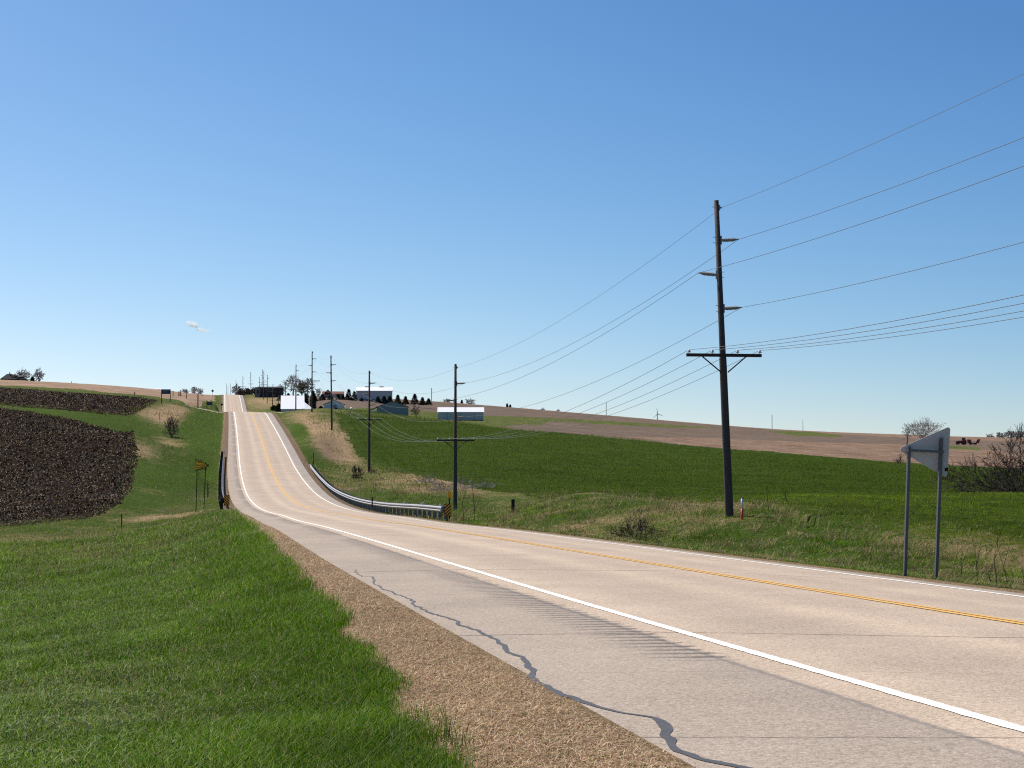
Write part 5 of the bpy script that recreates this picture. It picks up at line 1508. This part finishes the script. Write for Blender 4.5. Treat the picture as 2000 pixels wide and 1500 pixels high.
# house on the left skyline
def hip_house():
    d = 825; a, b_ = at(1, 751, d), at(50, 751, d); w_ = (b_ - a).length; z = a.z
    zt = lambda row: at(25, row, d).z - z
    root = empty('house', a, -math.atan2(a.x, a.y), label='dark hipped roof house with a chimney on the left skyline', cat='building')
    k = w_ / 49
    MB().prism([(k, 0, -1), (w_ - k, 0, -1), (w_ - k, 0, zt(741)), (k, 0, zt(741))], (0, 0, 0), (0, 10, 0)).build('wall', M['dark_barn'], root)
    e, h1 = zt(740), zt(729.5)
    m = MB(); m.add([(-k, -.6, e), (w_ + k, -.6, e), (w_ + k, 10.6, e), (-k, 10.6, e), (12 * k, 4, h1), (21 * k, 4, h1), (21 * k, 6, h1), (12 * k, 6, h1)],
                   [(0, 1, 5, 4), (1, 2, 6, 5), (2, 3, 7, 6), (3, 0, 4, 7), (4, 5, 6, 7), (3, 2, 1, 0)])
    rf = m.build('roof', M['roof_dark'], root)
    m = MB(); m.prism([(21 * k, 1, zt(735)), (44 * k, 1, zt(735)), (46 * k, 1, e + .05), (20 * k, 1, e + .05)], (0, 0, 0), (0, 7, 0)); m.build('wing_roof', M['roof_dark'], rf)
    MB().box((17 * k, 3.5, h1 + .2), (.55, .55, 1.3)).build('chimney', M['grey_boards'], rf)
    for f in (.3, .55, .8): MB().box((w_ * f, -.03, zt(745)), (.9, .06, .9)).build('window', M['glass'], root)
hip_house()
# faint shed roof on the left crest
r_, wl_, rf, w_, he, hr = gable('shed', 'tiny pale shed on the crest left of the dark blue board', 306, 313, 763, 760.5, 758.5, 900, 4, M['grey_boards'], M['white_metal'])
# propane tank
def tank():
    p = spot(686, 802.5, 428); k = px_size(2.6, 428)
    root = empty('propane_tank', p, 0, label='small white rounded tank on the lawn between the two sheds', cat='tank')
    m = MB(); m.ellipsoid((0, 0, .62), (.36, .62, .36), 14, 10); m.build('vessel', M['white_metal'], root, True)
    for y in (-.3, .3): MB().box((0, y, .08), (.5, .12, .5)).build('leg', M['grey_boards'], root)
    MB().tube([(0, 0, .95), (0, 0, 1.08)], .1, 8).build('valve_cover', M['grey_boards'], root)
tank()

# ------------------------------------------------------------------ tractor and implement on the far field
def wheel(m_, root, x, y, r, w_, name='wheel'):
    t = MB(); t.tube([(x, y - w_ / 2, r), (x, y - w_ * .4, r), (x, y + w_ * .4, r), (x, y + w_ / 2, r)], [r * .9, r, r, r * .9], 20)
    o = t.build('wheel', M['rubber'], root)
    t = MB(); t.tube([(x, y - w_ / 2 - .02, r), (x, y + w_ / 2 + .02, r)], r * .52, 14); t.build('rim', M['tractor_red'], o)
def tractor():
    p = at(1867, 868.5, 645); p.z = min(p.z, hz(p.x, p.y) + .1)
    root = empty('tractor', p, R(-14), label='dark red tractor with large black rear wheels on the far brown field', cat='tractor')
    for y in (-.95, .95):
        wheel(None, root, 3.25, y, .98, .55); wheel(None, root, .75, y * .85, .66, .4)
    m = MB(); m.prism([(-.1, -.4, .75), (2.3, -.4, .75), (2.3, -.4, 1.75), (.2, -.4, 1.55), (-.1, -.4, 1.35)], (0, 0, 0), (0, .8, 0)); m.build('hood', M['tractor_red'], root)
    m = MB(); m.prism([(2.1, -.75, 1.2), (3.9, -.75, 1.2), (3.75, -.75, 2.75), (2.35, -.75, 2.75)], (0, 0, 0), (0, 1.5, 0)); cab = m.build('cab', M['glass'], root)
    MB().box((3.05, 0, 2.82), (1.7, 1.7, .14)).build('cab_roof', M['tractor_red'], cab)
    MB().box((2.6, 0, .85), (3.0, .6, .4)).build('chassis', M['black'], root)
    for y in (-1.0, 1.0): MB().prism([(2.3, y - .3, 1.5), (2.7, y - .3, 2.05), (3.8, y - .3, 2.05), (4.2, y - .3, 1.5)], (0, 0, 0), (0, .6, .06)).build('mudguard', M['tractor_red'], root)
    MB().tube([(1.3, .25, 1.6), (1.3, .25, 2.4)], .06, 8).build('exhaust', M['black'], root)
tractor()
def implement():
    p = at(1889, 868.5, 645); p.z = min(p.z, hz(p.x, p.y) + .1)
    root = empty('tillage_implement', p, R(-14), label='dark red folded field implement with raised wings behind the tractor', cat='implement')
    MB().tube([(-.9, 0, .7), (1.2, 0, .75), (5.0, 0, .8)], .12, 6).build('frame', M['tractor_red'], root)
    for x in (1.4, 3.4):
        for y in (-.8, .8): wheel(None, root, x, y, .42, .3)
    for y in (-1.1, 1.1):
        m = MB(); m.prism([(.5, y, .8), (1.6, y, .8), (1.3, y, 2.2), (.2, y, 2.2)], (0, 0, 0), (0, .12, 0)); m.build('wing', M['tractor_red'], root)
        m = MB(); m.prism([(3.8, y, .8), (4.6, y, .8), (5.3, y, 2.3), (4.6, y, 2.3)], (0, 0, 0), (0, .12, 0)); m.build('wing', M['tractor_red'], root)
    m = MB(); m.prism([(1.3, -.5, 1.0), (1.7, -.5, 1.0), (1.2, -.5, 2.1), (.8, -.5, 2.1)], (0, 0, 0), (0, 1.0, 0)); m.build('tank', M['white_pl'], root)
    for x in (1.9, 2.4, 2.9): MB().box((x, 0, .45), (.12, 1.6, .6)).build('gang', M['black'], root)
implement()

# ------------------------------------------------------------------ wind turbine and mast, far off
def turbine():
    d = 3600; p = at(1284, 830, d); hub = at(1284, 808.5, d).z - p.z
    root = empty('wind_turbine', p, 0, label='tiny grey wind turbine far beyond the skyline', cat='wind turbine')
    MB().tube([(0, 0, 0), (0, 0, hub)], [1.3, .8], 8).build('tower', M['steel'], root)
    MB().box((0, 0, hub), (2.2, 5, 2.2)).build('nacelle', M['steel'], root)
    for a in (100, 220, 340):
        v = Vector((math.cos(R(a)), 0, math.sin(R(a))))
        MB().tube([Vector((0, -3, hub)), Vector((0, -3, hub)) + v * 4, Vector((0, -3, hub)) + v * 15], [.5, .75, .2], 6).build('blade', M['steel'], root)
turbine()
def mast():
    d = 3000; p = at(1568, 850, d); t = at(1568, 822, d).z - p.z
    root = empty('lattice_mast', p, 0, label='barely visible thin mast on the skyline right of the nearest pole', cat='mast')
    for x, y in ((-1, -1), (1, -1), (0, 1)): MB().tube([(x * 1.2, y * 1.2, 0), (x * .3, y * .3, t)], .16, 4).build('leg', M['steel'], root)
    m = MB()
    MB().tube([(0, 0, t), (0, 0, t + 3)], .1, 4).build('aerial', M['steel'], root)
mast()

# ------------------------------------------------------------------ the one small cloud
def cloud():
    d = 9000; rs = random.Random(4)
    vol = bpy.data.materials.new('cloud_vapour'); vol.use_nodes = True
    nt = vol.node_tree; nt.nodes.clear()
    out = nt.nodes.new('ShaderNodeOutputMaterial'); pv = nt.nodes.new('ShaderNodeVolumePrincipled')
    pv.inputs['Color'].default_value = (1, 1, 1, 1); pv.inputs['Density'].default_value = .05; pv.inputs['Anisotropy'].default_value = .0
    S.cycles.volume_bounces = 8
    nt.links.new(pv.outputs[0], out.inputs['Volume'])
    k = d / F
    c0 = at(375, 637, d)
    m = MB()
    puffs = []
    for _ in range(16): puffs.append((rs.uniform(363, 384), rs.uniform(630, 639) + 0, rs.uniform(1.6, 3.6)))
    for _ in range(14): puffs.append((rs.uniform(385, 413), 646 + rs.uniform(-2.2, 1.5), rs.uniform(1.2, 2.6)))
    puffs += [(368, 629, 3), (376, 634, 4), (381, 636, 3), (392, 643, 3.4), (398, 645, 2.6)]
    for px, row, r_ in puffs:
        q = at(px, row, d + rs.uniform(-60, 60)) - c0
        m.ellipsoid(q, (r_ * k * 1.7, r_ * k, r_ * k * 1.0), 12, 8)
    o = m.build('cloud', vol, None, True); o.location = c0
    rm = o.modifiers.new('fuse', 'REMESH'); rm.mode = 'VOXEL'; rm.voxel_size = 2.2; rm.use_smooth_shade = True
    tag(o, 'single small white cloud low in the sky above the left hill', 'cloud', None, 'stuff')
cloud()
